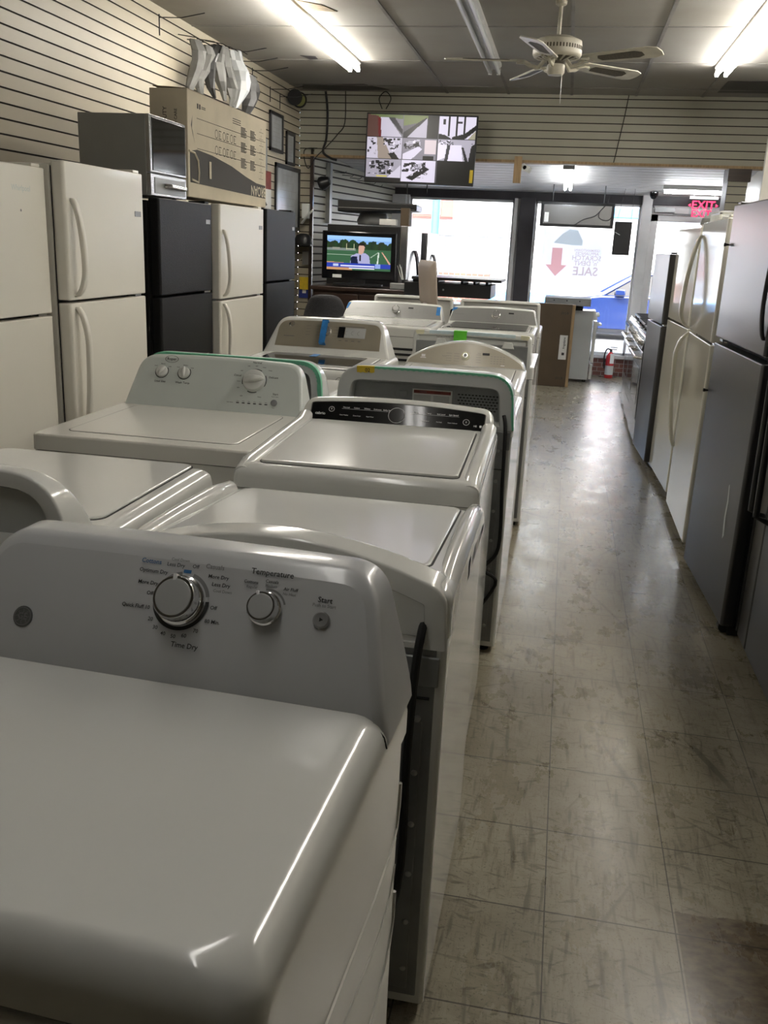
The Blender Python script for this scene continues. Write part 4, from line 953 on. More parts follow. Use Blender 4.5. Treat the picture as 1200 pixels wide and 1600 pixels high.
for x in (-hw+.06, hw-.06):
    for y in (-hd+.1, hd-.06): m = MB(); m.T = Matrix.Translation((x, y, 0)); m.lathe([(.02, 0), (.02, .032)], 14); m.build('foot', 'rubber', R)
# things on the right row
m = MB(); m.T = Matrix.Translation((.02, .10, .0105)); m.box(.86, 1.30, 5.98, 6.38, 1.7205, 1.724)
for k in range(9): m.box(.86, .875, 5.98+k*.048, 5.99+k*.048, 1.724, 1.79); m.box(1.29, 1.30, 5.98+k*.048, 5.99+k*.048, 1.724, 1.79)
m.box(.86, .875, 5.98, 6.38, 1.785, 1.795); m.box(.86, 1.3, 5.98, 5.99, 1.785, 1.795); m.box(.86, 1.3, 6.37, 6.38, 1.785, 1.795); m.box(1.29, 1.3, 5.98, 6.38, 1.785, 1.795)
tag(m.build('freezer_basket', 'plastic_white'), 'white slatted plastic basket lying on a white refrigerator, right row', 'basket')
m = MB(); rings = []
for z, s in ((0, .8), (.03, 1), (.07, .95), (.11, .6), (.125, .2)): rings.append([(1.04+.17*s*math.cos(t)*(1+.12*math.sin(3*t)), 6.76+.13*s*math.sin(t)*(1+.1*math.cos(4*t+z*30)), 1.722+z+.001) for t in [2*PI*i/20 for i in range(20)]])
m.loft(rings); tag(m.build('plastic_bundle', 'foil'), 'crumpled grey plastic-wrapped bundle on top of the farther white refrigerator', 'bag')

# ranges on the right
def range_(label, xf, y0, y1, grp='freestanding ranges on the right'):
    R = thing('range', label, 'range cooker', (xf+.34, (y0+y1)/2, 0), -PI/2, grp); hw = (y1-y0)/2; hd = .34
    m = MB(); m.box(-hw, hw, -hd+.04, hd, .03, .90); m.build('cabinet', 'black_plastic', R, bevel=.003)
    m = MB(); m.box(-hw, hw, -hd+.01, -hd+.04, .04, .22); dw = m.build('drawer', 'steel', R, bevel=.004)
    m = MB(); m.box(-hw+.002, hw-.002, -hd, -hd+.04, .235, .78); dr = m.build('oven_door', 'steel', R, bevel=.005)
    m = MB(); m.box(-hw+.10, hw-.10, -hd-.002, -hd+.01, .34, .64); m.build('door_glass', 'black_gloss', dr)
    m = MB(); m.tube([(-hw+.05, -hd, .73), (-hw+.05, -hd-.05, .735), (hw-.05, -hd-.05, .735), (hw-.05, -hd, .73)], .013, 10); m.build('handle', 'chrome', dr)
    m = MB(); m.loft([[(x, -hd+.04, .79), (x, -hd-.01, .80), (x, -hd+.01, .895), (x, -hd+.04, .905)] for x in (-hw, hw)]); cp = m.build('control_panel', 'steel', R, bevel=.003)
    for k in range(5):
        m = MB(); m.T = Matrix.Translation((-hw+.1+k*(2*hw-.2)/4, -hd-.0, .848)) @ Matrix.Rotation(PI/2-.15, 4, 'X'); m.lathe([(.027, -.004), (.027, .008), (.021, .012), (.019, .036), (.015, .04)], 22); m.build('knob', 'chrome', cp, smooth=30)
    m = MB(); m.box(-hw, hw, -hd+.02, hd, .90, .915); m.build('cooktop', 'black_gloss', R, bevel=.003)
    for s in (-1, 1):
        m = MB(); x0, x1 = (-hw+.03, -.01) if s < 0 else (.01, hw-.03)
        for q in range(4): xx = x0+(x1-x0)*q/3; m.box(xx-.006, xx+.006, -hd+.06, hd-.09, .93, .945)
        for q in range(3): yy = -hd+.06+(2*hd-.15)*q/2; m.box(x0, x1, yy-.006, yy+.006, .93, .945)
        for xx in (x0+.006, x1-.006):
            for yy in (-hd+.066, hd-.096): m.box(xx-.006, xx+.006, yy-.006, yy+.006, .914, .932)
        m.build('grate', 'black_plastic', R)
    m = MB(); m.box(-hw, hw, hd-.06, hd, .905, 1.06); m.build('backguard', 'steel', R, bevel=.004)
    for x in (-hw+.05, hw-.05):
        for y in (-hd+.09, hd-.05): m = MB(); m.T = Matrix.Translation((x, y, 0)); m.lathe([(.02, 0), (.02, .032)], 12); m.build('foot', 'rubber', R)
range_('stainless gas range right beside the short dark refrigerator', .66, 7.66, 8.41)
range_('stainless gas range in the middle of the three on the right', .67, 8.5, 9.25)
range_('stainless gas range nearest the entrance door', .69, 9.34, 10.09)
o = MB(); o.box(.98, 1.4, 10.7, 11.3, 0, 1.32); R = o.build('water_cooler_cabinet', 'enamel', bevel=.01); tag(R, 'white upright cabinet beside the entrance door, behind the ranges', 'cabinet')

# ------------------------------------------------------------------ on top of the left fridges
R = thing('microwave', 'stainless microwave with a black glass door on the first black refrigerator', 'microwave', (-2.20, 4.55, 1.7055), PI/2)
hw, hd, H = .215, .185, .375
m = MB(); m.box(-hw, hw, -hd+.02, hd, .008, H); m.build('casing', 'silver', R, bevel=.004)
m = MB(); m.box(-hw, hw, -hd, -hd+.022, .115, H); dr = m.build('door', 'steel', R, bevel=.003)
m = MB(); m.box(-hw+.025, hw-.012, -hd-.003, -hd+.004, .125, H-.012); m.build('door_glass', 'black_gloss', dr, bevel=.002)
m = MB(); m.box(-hw, hw, -hd, -hd+.022, .008, .110); pn = m.build('control_panel', 'steel', R, bevel=.003)
m = MB(); m.box(-hw+.04, hw-.02, -hd-.003, -hd+.002, .02, .095); m.build('trim_plate', 'silver', pn, bevel=.002)
m = MB(); m.tube([(-.06, -hd-.004, .06), (-.05, -hd-.03, .06), (.13, -hd-.03, .055), (.14, -hd-.004, .055)], .011, 10); m.build('handle', 'chrome', pn)
m = MB()
for k in range(16): m.box(-hw-.001, -hw+.001, -.12+k*.012, -.115+k*.012, .07, .12)
m.build('vent_slots', 'recess', R)
for x in (-.18, .18):
    for y in (-.13, .15): m = MB(); m.T = Matrix.Translation((x, y, 0)); m.lathe([(.012, 0), (.012, .009)], 10); m.build('foot', 'rubber', R)

R = thing('carton', 'large open cardboard carton with upside-down black lettering on top of the refrigerators', 'box', (-2.115, 5.43, 1.731), PI/2)
hw, hd, H = .645, .105, .53
m = MB(); m.box(-hw, hw, -hd, hd, 0, H); m.build('carton_body', 'card_pale', R, bevel=.004)
m = MB(); m.T = frame((0, -hd-.0012, 0), (1, 0, 0), (0, 0, 1))
top = [(-hw+.02, .23), (-hw+.12, .245), (-.3, .235), (0, .205), (.25, .165), (.45, .14), (hw-.015, .135)]
bot = [(-hw+.02, .075), (hw-.015, .055)]
n_ = len(top)
b = m.vs([(x, z, 0) for x, z in top]+[(x, .075-.02*(x+hw)/(2*hw), 0) for x, z in top])
for i in range(n_-1): m.f.append((b+i, b+i+1, b+n_+i+1, b+n_+i))
band = m.build('printed_band', 'ink_box', R)
m = MB(); m.T = frame((.49, -hd-.002, .095), (-1, 0, 0), (0, 0, -1)); m.text('BROAN', .085); m.build('printed_name', 'card_pale', R)
m = MB(); m.T = frame((0, -hd-.0013, 0), (1, 0, 0), (0, 0, 1))
for z in (.40, .325, .25): m.rect(-hw+.12, hw-.02, z, z+.003)
for gx in (-.24, -.12, .0):
    for zz_ in (.27, .355): m.arc(gx, zz_, .020, .024, 0, 360, 0, 14); m.rect(gx+.035, gx+.075, zz_-.022, zz_-.018); m.rect(gx+.035, gx+.075, zz_+.018, zz_+.022); m.rect(gx+.035, gx+.039, zz_-.02, zz_+.02); m.rect(gx+.05, gx+.055, zz_-.012, zz_+.01)
for gx in (.16, .33):
    for z in (.21, .30, .385):
        for k in range(9): m.rect(gx, gx+.09+.02*math.sin(k*2.3), z+k*.0065, z+k*.0065+.0042)
for k in range(8): m.rect(.5, .585, .17+k*.04, .172+k*.04); m.arc(.54, .185+k*.04, .008, .0095, 0, 300, 0, 8)
for k in range(3): m.rect(.02, .16, .445+k*.012, .449+k*.012)
m.rect(-.52, -.50, .45, .475); m.rect(-.49, -.47, .45, .475); m.rect(-.46, -.4, .455, .459); m.rect(-.46, -.4, .463, .467)
m.build('printed_instructions', 'ink_box', R)
m = MB(); m.T = frame((-hw-.0012, 0, .30), (0, -1, 0), (0, 0, 1)) @ Matrix.Rotation(PI/2, 4, 'Z'); m.text('HEAVY DUTY', .03, .05, .02); m.text('LIFT WITH CARE', .022, .05, -.04); m.build('printed_end_text', 'ink_box', R)
m = MB(); m.T = frame((0, -hd-.002, 0), (1, 0, 0), (0, 0, 1)); P_ = [(-hw+.06, .41), (-hw+.04, .36), (-hw+.06, .33), (-hw+.09, .27), (-hw+.075, .30), (-hw+.05, .34)]
m.quad(*[(x, y, 0) for x, y in P_]); m.build('tear', 'wood_dark', R)
m = MB(); m.T = frame((0, -hd-.0025, 0), (1, 0, 0), (0, 0, 1)); m.tube([(-hw+.005, .23, 0), (-hw+.08, .225, 0), (-hw+.13, .19, 0), (-hw+.14, .13, 0), (-hw+.13, .08, 0), (-hw+.04, .09, 0)], .006, 5); m.build('torn_edge', 'card_pale', R)
m = MB(); m.T = frame((0, -hd-.0025, 0), (1, 0, 0), (0, 0, 1)); m.rect(-.36, -.33, .11, .20, .002); m.build('torn_patch', 'card_pale', R)
m = MB(); m.loft([[(-hw, -hd, H), (hw, -hd, H), (hw, -hd+.003, H+.002), (-hw, -hd+.003, H+.002)], [(-hw+.02, hd*.9, H+.012), (hw-.02, hd*.9, H+.006), (hw-.02, hd*.9, H+.009), (-hw+.02, hd*.9, H+.015)]]); m.build('top_flap', 'card', R)

# ------------------------------------------------------------------ on the left wall
def P3(x, y, z): return (x, y, z)
bagspec = [(6.66, 2.86, .38, 'foil'), (6.82, 2.86, .36, 'foil'), (7.0, 2.90, .37, 'film_dark'), (7.17, 2.92, .38, 'foil'), (7.34, 2.93, .42, 'foil'), (7.56, 2.95, .42, 'board'), (7.80, 2.82, .36, 'film_dark')]
blab = ['leftmost grey packet hanging high on the slatted wall', 'second hanging grey packet from the left on the wall hooks', 'dark folded packet third from the left on the wall hooks', 'crumpled pale packet, fourth from the left on the wall hooks', 'crumpled grey packet just left of the white one, wall hooks', 'bright white packet hanging on the slatted wall under the ceiling', 'clear bag holding a dark round part, right end of the hanging packets']
for i, (y, z, h, mt) in enumerate(bagspec):
    m = MB(); rnd = random.Random(i); rings = []
    xo = -2.74; W2 = .075 if i < 5 else .10
    for k in range(7):
        t = k/6; wd = W2*(.25+.75*math.sin(PI*min(1, .15+t*.95))**.6); zz_ = z-h*t; bend = .05*math.sin(t*5+i)+rnd.uniform(-.01, .01)
        th_ = .014+.028*math.sin(PI*t)*(1.6 if i == 6 else 1)
        ang = .75
        ring = []
        for j in range(8):
            a = 2*PI*j/8; u = wd*math.cos(a)*(1+rnd.uniform(-.22, .16)); v = th_*math.sin(a)+rnd.uniform(-.014, .014)
            ring.append((xo+u*math.cos(ang)*.9-v*.3+bend*.3, y+bend+v+u*.35, zz_))
        rings.append(ring)
    m.loft(rings); o = m.build('hanging_packet', mt, None, smooth=9)
    m = MB(); m.tube([(XL+.002, y, z+.03), (xo+.02, y, z+.01), (xo+.08, y, z-.02)], .0035, 6); m.build('hanging_wire', 'black_plastic', o)
    tag(o, blab[i], 'packet', 'packets hanging on the left wall')
for i, (y, z) in enumerate(((6.35, 2.93), (7.66, 2.97), (7.95, 2.95), (8.25, 2.93), (8.75, 2.86), (9.05, 2.84))):
    m = MB(); m.box(XL, XL+.006, y-.004, y+.004, z-.11, z+.02); m.tube([(XL+.004, y, z), (XL+.16, y+.01, z), (XL+.32, y+.02, z+.03)], .0035, 6)
    tag(m.build('wall_hook', 'black_plastic'), ['empty wire hook left of the hanging packets', 'wire hook directly behind the white packet', 'wire hook just right of the white packet', 'wire hook above the clear bag', 'wire hook between the bags and the cable spool', 'wire hook just left of the cable spool'][i], 'hook', 'wire hooks on the left slatwall')
m = MB(); m.T = Matrix.Translation((XL+.10, 9.30, 2.86)) @ Matrix.Rotation(PI/2, 4, 'X'); m.lathe([(.075, -.085), (.075, -.08), (.02, -.078), (.02, .078), (.075, .08), (.075, .085)], 24); o = m.build('cable_spool', 'rubber')
m = MB(); m.T = Matrix.Translation((XL+.10, 9.30, 2.86)) @ Matrix.Rotation(PI/2, 4, 'X'); m.lathe([(.06, -.076), (.06, .076)], 24); m.build('wound_cord', 'olive', o); tag(o, 'green and black cable spool hanging in the corner under the ceiling', 'spool')
def wall_frame(y0, y1, z0, z1, label, fmt='black_plastic', inner='board', b=.03, name='picture_frame', cat='frame'):
    m = MB(); x = XL+.0015
    m.box(x, x+.022, y0, y1, z0, z0+b); m.box(x, x+.022, y0, y1, z1-b, z1); m.box(x, x+.022, y0, y0+b, z0, z1); m.box(x, x+.022, y1-b, y1, z0, z1); o = m.build(name, fmt, bevel=.002)
    m = MB(); m.box(x, x+.010, y0+b, y1-b, z0+b, z1-b); m.build('sheet', inner, o)
    m = MB(); m.T = frame((x+.0108, (y0+y1)/2, (z0+z1)/2), (0, 1, 0), (0, 0, 1)); rnd = random.Random(int(y0*100))
    for k in range(7): zq = (z1-z0-2*b)*(.4-.8*k/6); wq = (y1-y0-2*b)*rnd.uniform(.2, .4); m.rect(-wq, wq, zq-.002, zq+.002)
    m.build('writing', 'ink_grey', o); return tag(o, label, cat)
wall_frame(8.72, 9.12, 2.33, 2.68, 'black-framed document on the left slatwall above the carton\'s right end')
wall_frame(9.24, 9.52, 2.25, 2.56, 'second black-framed document, nearer the room corner')
wall_frame(8.90, 9.72, 1.62, 2.24, 'large black-framed whiteboard above the farther black refrigerator', b=.04, name='whiteboard', cat='whiteboard')
m = MB(); m.box(XL, XL+.008, 8.34, 8.66, 2.12, 2.42); tag(m.build('notice', 'board'), 'grey notice sheet on the wall half hidden by the carton', 'notice')
m = MB(); m.box(XL, XL+.008, 8.45, 8.78, 1.98, 2.14); o = m.build('calendar', 'fabric_red'); m = MB(); m.box(XL, XL+.008, 8.45, 8.78, 1.72, 1.98); m.build('calendar_page', 'label_paper', o); tag(o, 'dark red and white calendar on the wall beside the whiteboard', 'calendar')
m = MB(); rings = []
for k, (z, a) in enumerate(((1.728, .12), (1.76, .15), (1.84, .11), (1.93, .10), (1.98, .04))): rings.append([(-2.30+a*math.cos(t)*(1+.3*math.sin(3*t+k)), 6.42+a*.8*math.sin(t)*(1+.25*math.cos(2*t+k*2)), z) for t in [2*PI*i/14 for i in range(14)]])
m.loft(rings); tag(m.build('plastic_bag', 'foil', smooth=20), 'shiny crumpled plastic bag on top of the farther black refrigerator', 'bag')
# items on the short wall return beside the left row
m = MB(); m.box(-2.79, -2.72, 9.62, 9.74, 1.75, 1.90); m.tube([(-2.8, 9.66, 1.70), (-2.72, 9.6, 1.78), (-2.66, 9.6, 1.84)], .012, 8); tag(m.build('wall_telephone', 'plastic_white', bevel=.01), 'white telephone handset on the wall past the black refrigerator', 'telephone')
m = MB(); m.loft([[( -2.76+r*math.cos(t), 9.60+r*.7*math.sin(t), z) for t in [2*PI*i/16 for i in range(16)]] for z, r in ((1.48, .10), (1.53, .10), (1.58, .075), (1.60, .03))]); m.box(-2.76, -2.66, 9.52, 9.62, 1.475, 1.49); tag(m.build('cap', 'black_plastic'), 'black baseball cap hanging past the farther black refrigerator', 'hat')
m = MB(); m.box(-2.80, -2.70, 9.70, 9.735, 1.28, 1.42); tag(m.build('wall_switch_box', 'silver', bevel=.003), 'small grey switch box below the black cap', 'switch')
m = MB(); m.box(-2.83, -2.70, 9.715, 9.735, 1.02, 1.15); o = m.build('sticky_note', 'tape_yellow'); tag(o, 'yellow paper note on the wall above the office chair', 'note')
m = MB(); m.box(-2.84, -2.70, 9.735, 9.745, .93, 1.10); o = m.build('pennant', 'flag'); m = MB(); m.box(-2.80, -2.76, 9.73, 9.735, .98, 1.06); m.build('white_star', 'ink_white', o); m = MB(); m.box(-2.73, -2.70, 9.729, 9.735, .93, 1.10); m.build('red_stripe', 'red_paint', o); tag(o, 'small blue and red flag print behind the office chair', 'flag')
# cables on header and vertical post
m = MB(); m.box(-2.725, -2.69, 9.69, 9.73, 0, 2.37); tag(m.build('corner_post', 'wood_dark'), 'thin dark vertical post at the inner wall corner', 'post')
def free_cord(label, pts, r=.006, name='cable'):
    o = cord(None, pts, r, name=name); return tag(o, label, 'cable')
free_cord('thick black cable running down the far wall from the ceiling corner', [(-2.58, 9.70, 2.99), (-2.56, 9.72, 2.8), (-2.57, 9.73, 2.55), (-2.60, 9.72, 2.42), (-2.52, 9.71, 2.36), (-2.45, 9.72, 2.34)], .012)
free_cord('thin black cable looping down the header to the left of the hung screen', [(-2.38, 9.73, 3.0), (-2.38, 9.735, 2.7), (-2.45, 9.70, 2.58), (-2.56, 9.69, 2.46), (-2.66, 9.67, 2.36), (-2.74, 9.67, 2.25), (-2.80, 9.72, 2.35), (-2.79, 9.725, 2.44), (-2.66, 9.72, 2.45)], .005)
free_cord('short black cable loop above the hung security screen', [(-1.98, 9.66, 2.83), (-2.02, 9.69, 2.93), (-1.96, 9.70, 2.995), (-1.90, 9.69, 2.93), (-1.94, 9.66, 2.83)], .005)
free_cord('thin grey cable crossing the far header at its right part', [(.42, 9.735, 3.0), (.40, 9.735, 2.8), (.36, 9.735, 2.5), (.34, 9.72, 2.37)], .004)
m = MB(); m.T = Matrix.Translation((-2.655, 9.80, 2.10)) @ Matrix.Rotation(1.2, 4, 'Y'); m.lathe([(.05, 0), (.07, .02), (.07, .05), (.04, .12), (.015, .13)], 20); tag(m.build('wall_speaker', 'black_plastic'), 'small black cone speaker on the wall behind the corner post', 'speaker')
m = MB(); m.box(-2.66, -2.60, 10.05, 10.15, 1.72, 2.34); tag(m.build('metal_upright', 'galv'), 'grey metal strip standing against the front side wall', 'strip')
for i in range(6):
    y = 10.25+i*.22; x = -2.70+(y-YH)*.171+.005
    m = MB(); m.tube([(x, y, 2.26-i*.012), (x+.12, y-.01, 2.25-i*.012), (x+.14, y-.01, 2.27-i*.012)], .004, 6); tag(m.build('wall_hook', 'black_plastic'), 'one of the small empty hooks in a row on the front side wall', 'hook', 'row of hooks on the front side wall')

# ------------------------------------------------------------------ lamps
def fixture(label, x, y0, y1, lit, z=ZC):
    R = thing('fluorescent_fixture', label, 'ceiling light', (x, (y0+y1)/2, z), 0, 'fluorescent strip lights'); L = (y1-y0)/2
    m = MB(); m.loft([[(-.055, y, 0), (-.055, y, -.02), (-.03, y, -.042), (.03, y, -.042), (.055, y, -.02), (.055, y, 0)] for y in (-L, L)]); hs = m.build('housing', 'fixture', R)
    for s in (-1, 1):
        m = MB(); m.tube([(s*.035, -L+.02, -.066), (s*.035, L-.02, -.066)], .017, 14); m.build('tube', {True: 'tube_on', False: 'tube_off', 'dim': 'tube_dim'}[lit], R)
        for q in (-1, 1): m = MB(); m.box(s*.035-.013, s*.035+.013, q*(L-.012)-.012, q*(L-.012)+.012, -.086, -.035); m.build('lamp_holder', 'fixture', hs)
fixture('lit twin-tube strip light on the left of the ceiling', -1.93, 5.75, 8.19, True)
fixture('lit twin-tube strip light on the right of the ceiling', 1.05, 5.75, 8.24, True)
fixture('unlit twin-tube strip light in the middle of the ceiling, left of the fan', -.75, 5.75, 8.25, False)
fixture('lit strip light on the right of the ceiling, above the near refrigerators', 1.05, 2.6, 5.04, True)
fixture('lit strip light over the foreground dryer, out of the picture', -.75, -.1, 2.34, 'dim')
# front zone lamps
R = thing('fluorescent_fixture', 'short twin-tube light under the boarded front ceiling, seen end-on', 'ceiling light', (-.085, 10.75, 2.325), 0, 'lights of the front zone'); R.rotation_euler = (-.085, 0, 0)
m = MB(); m.box(-.06, .06, -.62, -.5, -.03, .01); m.box(-.04, .04, -.62, .62, -.02, .01); m.build('housing', 'fixture', R, bevel=.003)
for s in (-1, 1): m = MB(); m.tube([(s*.03, -.6, -.045), (s*.03, .6, -.045)], .016, 12); m.build('tube', 'tube_cool', R)
R = thing('fluorescent_fixture', 'lit tube running crosswise above the entrance door', 'ceiling light', (1.40, 11.35, 2.29), 0, 'lights of the front zone')
m = MB(); m.box(-.42, .40, -.05, .05, -.03, .02); m.build('housing', 'fixture', R, bevel=.003)
m = MB(); m.tube([(-.40, -.02, -.05), (.38, -.02, -.05)], .022, 12); m.build('tube', 'tube_cool', R)

# ------------------------------------------------------------------ ceiling fan
fx, fy, fz = -.19, 6.25, 2.72
R = thing('ceiling_fan', 'old yellowed white ceiling fan with five cane-insert blades', 'fan', (fx, fy, ZC))
o = fz-ZC
m = MB(); m.lathe([(.035, -.001), (.034, -.02), (.018, -.03)], 24); m.build('canopy', 'fan_white', R)
m = MB(); m.tube([(0, 0, -.03), (0, 0, o+.06)], .012, 12); m.build('down_rod', 'fan_white', R)
m = MB(); m.lathe([(.02, o+.085), (.10, o+.075), (.145, o+.055), (.15, o+.03), (.15, o-.02), (.142, o-.035), (.13, o-.04)], 48); mo = m.build('motor_housing', 'fan_white', R)
m = MB()
for k in range(48):
    a = 2*PI*k/48; m.T = Matrix.Rotation(a, 4, 'Z'); m.box(.149, .1515, -.0045, .0045, o+.002, o+.024)
m.build('pierced_band', 'fan_cane', mo)
m = MB(); m.lathe([(.13, o-.038), (.06, o-.055), (.055, o-.075)], 40); m.build('lower_housing', 'fan_cane', mo)
m = MB()
for k in range(16):
    a = 2*PI*k/16; m.T = Matrix.Rotation(a, 4, 'Z'); m.loft([[(.13, -.008, o-.038), (.13, .008, o-.038), (.13, .008, o-.042), (.13, -.008, o-.042)], [(.06, -.004, o-.055), (.06, .004, o-.055), (.06, .004, o-.060), (.06, -.004, o-.060)]])
m.build('vent_rib', 'fan_white', mo)
m = MB(); m.lathe([(.05, o-.07), (.055, o-.085), (.055, o-.12), (.045, o-.135), (.01, o-.14)], 32); m.build('switch_housing', 'fan_white', R)
m = MB(); m.tube([(.04, -.03, o-.12), (.045, -.035, o-.30)], .0015, 5); m.build('pull_chain', 'screw', R)
for k in range(5):
    a = math.radians(42+72*k)
    T = Matrix.Rotation(a, 4, 'Z') @ Matrix.Translation((0, 0, o-.065)) 
    m = MB(); m.T = T; m.tube([(.07, 0, .015), (.11, 0, -.03), (.16, 0, -.02), (.20, 0, .0)], [.012, .013, .012, .010], 8); m.tube([(.16, 0, -.012), (.20, .035, .0), (.245, .03, .0)], .008, 6); m.tube([(.16, 0, -.012), (.20, -.035, .0), (.245, -.03, .0)], .008, 6); m.build('blade_iron', 'fan_white', R)
    T2 = T @ Matrix.Rotation(math.radians(-13), 4, 'X')
    out = [(.20, -.045), (.215, -.06), (.63, -.072), (.685, -.05), (.695, 0), (.685, .05), (.63, .072), (.215, .06), (.20, .045)]
    m = MB(); m.T = T2; m.loft([[(x, y, .003) for x, y in out], [(x, y, .010) for x, y in out]]); bl = m.build('blade', 'fan_white', R, bevel=.002)
    ins = [(.30, -.032), (.54, -.042), (.58, -.02), (.58, .02), (.54, .042), (.30, .032), (.285, 0)]
    m = MB(); m.T = T2; m.loft([[(x, y, .0015) for x, y in ins], [(x, y, .0115) for x, y in ins]]); m.build('cane_insert', 'fan_cane', bl)

# ------------------------------------------------------------------ screens
def raster(w, h): return np.zeros((h, w, 3))
def poly(img, pts, c):
    h, w, _ = img.shape; yy, xx = np.mgrid[0:h, 0:w]; px = (xx+.5)/w; py = (yy+.5)/h; ins = np.zeros((h, w), bool); n = len(pts)
    for i in range(n):
        x0, y0 = pts[i]; x1, y1 = pts[(i+1) % n]; cnd = ((y0 > py) != (y1 > py)); ins ^= cnd & (px < (x1-x0)*(py-y0)/((y1-y0) or 1e-9)+x0)
    img[ins] = c
def prect(img, x0, x1, y0, y1, c): poly(img, [(x0, y0), (x1, y0), (x1, y1), (x0, y1)], c)
def screen_mesh(name, img, w, h, parent, T):
    H, Wd, _ = img.shape; m = MB(); m.T = T; b = m.vs([(-w/2+w*i/Wd, h/2-h*j/H, 0) for j in range(H+1) for i in range(Wd+1)])
    m.f = [(b+j*(Wd+1)+i, b+(j+1)*(Wd+1)+i, b+(j+1)*(Wd+1)+i+1, b+j*(Wd+1)+i+1) for j in range(H) for i in range(Wd)]
    MB.fixn = False; o = m.build(name, 'screen', parent); MB.fixn = True
    at = o.data.color_attributes.new('picture', 'FLOAT_COLOR', 'CORNER'); c = np.ones((H*Wd, 4, 4)); c[:, :, :3] = (img.reshape(-1, 1, 3)**2.2); at.data.foreach_set('color', c.ravel()); return o
# security monitor
R = thing('monitor', 'wall-hung flat screen showing six black-and-white security camera views', 'television', (-1.535, 9.42, 2.435), 0); R.rotation_euler = (.0, .012, 0)
w, h = 1.10, .645
m = MB(); m.box(-w/2, w/2, 0, .045, -h/2, h/2); m.build('casing', 'black_plastic', R, bevel=.006)
im = raster(170, 100)
g = lambda v: tuple(q*v**1.3 for q in (.95, .92, 1.0))
prect(im, 0, .33, 0, .335, g(.55)); poly(im, [(0, 0), (.33, 0), (.33, .06), (0, .03)], (.35, .4, .25)); poly(im, [(0, 0), (.10, .02), (.12, .335), (0, .335)], (.30, .2, .18)); poly(im, [(.09, .03), (.125, .05), (.13, .335), (.105, .335)], (.35, .05, .07)); poly(im, [(.12, .04), (.19, .04), (.33, .335), (.13, .335)], g(.8)); poly(im, [(.19, .04), (.25, .04), (.33, .22), (.33, .3)], g(.25))
prect(im, .335, .655, 0, .335, g(.45)); poly(im, [(.335, 0), (.655, 0), (.5, .1), (.335, .16)], (.38, .42, .25)); poly(im, [(.335, .335), (.335, .26), (.54, .03), (.56, .05), (.38, .335)], g(.22)); poly(im, [(.37, .335), (.55, .04), (.56, .335)], g(.78)); poly(im, [(.56, 0), (.655, 0), (.655, .335), (.55, .335)], g(.16))
prect(im, .665, 1, 0, .335, g(.9)); 
for x in (.745, .82, .89): prect(im, x, x+.018, 0, .29, g(.12))
poly(im, [(.665, .26), (.72, .27), (.79, .335), (.665, .335)], g(.08)); poly(im, [(.79, .3), (.9, .25), (1, .12), (1, .2), (.9, .335), (.79, .335)], g(.1)); poly(im, [(.93, .335), (1, .2), (1, .335)], (.6, .58, .5)); prect(im, .70, .725, .04, .12, g(.1)); prect(im, .835, .875, .07, .1, g(.25))
prect(im, 0, .33, .345, .665, g(.82)); poly(im, [(.09, .345), (.15, .345), (.24, .665), (.11, .665)], (.55, .5, .46))
rnd = random.Random(3)
def clutter(x0, x1, y0, y1, n, s=.04, dk=(.08, .3)):
    for _ in range(n):
        x = rnd.uniform(x0, x1); y = rnd.uniform(y0, y1); a = rnd.uniform(s*.3, s); b_ = rnd.uniform(s*.3, s); k = rnd.uniform(-.5, .5); poly(im, [(x, y), (min(x+a, x1), y+k*a), (min(x+a, x1), min(y+k*a+b_, y1)), (x, min(y+b_, y1))], g(rnd.uniform(*dk)) if rnd.random() < .6 else g(rnd.uniform(.6, .98)))
clutter(0, .09, .35, .6, 14); clutter(.15, .32, .35, .46, 30); poly(im, [(.2, .58), (.26, .56), (.31, .665), (.24, .665)], g(.06)); clutter(.17, .3, .46, .56, 8)
prect(im, .335, .655, .345, .665, g(.6)); clutter(.34, .5, .35, .5, 30, .05); poly(im, [(.34, .665), (.34, .58), (.48, .46), (.52, .5), (.42, .665)], g(.9)); prect(im, .54, .65, .36, .57, (.82, .76, .78)); prect(im, .53, .63, .6, .66, g(.12))
prect(im, .665, 1, .345, .665, g(.75)); poly(im, [(.665, .40), (.77, .345), (.75, .6), (.665, .665)], g(.95)); poly(im, [(.78, .42), (.88, .42), (.9, .665), (.76, .665)], g(.93)); poly(im, [(.75, .4), (.78, .4), (.76, .665), (.73, .665)], g(.3)); poly(im, [(.88, .45), (.90, .45), (.95, .665), (.92, .665)], g(.2)); poly(im, [(.97, .43), (1, .4), (1, .665), (.95, .665)], g(.12)); clutter(.67, .98, .35, .42, 14, .03)
prect(im, 0, .33, .675, 1, g(.7)); clutter(.01, .26, .68, .9, 46, .06); prect(im, 0, .33, .95, 1, g(.15)); poly(im, [(.2, .95), (.33, .75), (.33, .95)], g(.85)); prect(im, .10, .2, .925, .945, (.75, .7, .3))
prect(im, .335, .655, .675, 1, g(.9)); clutter(.34, .56, .68, .85, 40, .05); poly(im, [(.38, .94), (.55, .76), (.60, .8), (.44, .98)], g(.15)); clutter(.4, .58, .78, .94, 20, .03, (.05, .2))
prect(im, .665, 1, .675, 1, g(.02))
for x in (.33, .66): prect(im, x-.001, x+.003, 0, 1, g(.5))
screen_mesh('screen', im, w-.03, h-.035, R, frame((0, -.0006, .003), (1, 0, 0), (0, 0, 1)))
m = MB(); m.T = frame((.525, -.0015, -.22), (1, 0, 0), (0, 0, 1)); m.rect(-.018, .014, -.07, .05); m.build('sticker', 'tape_yellow', R)
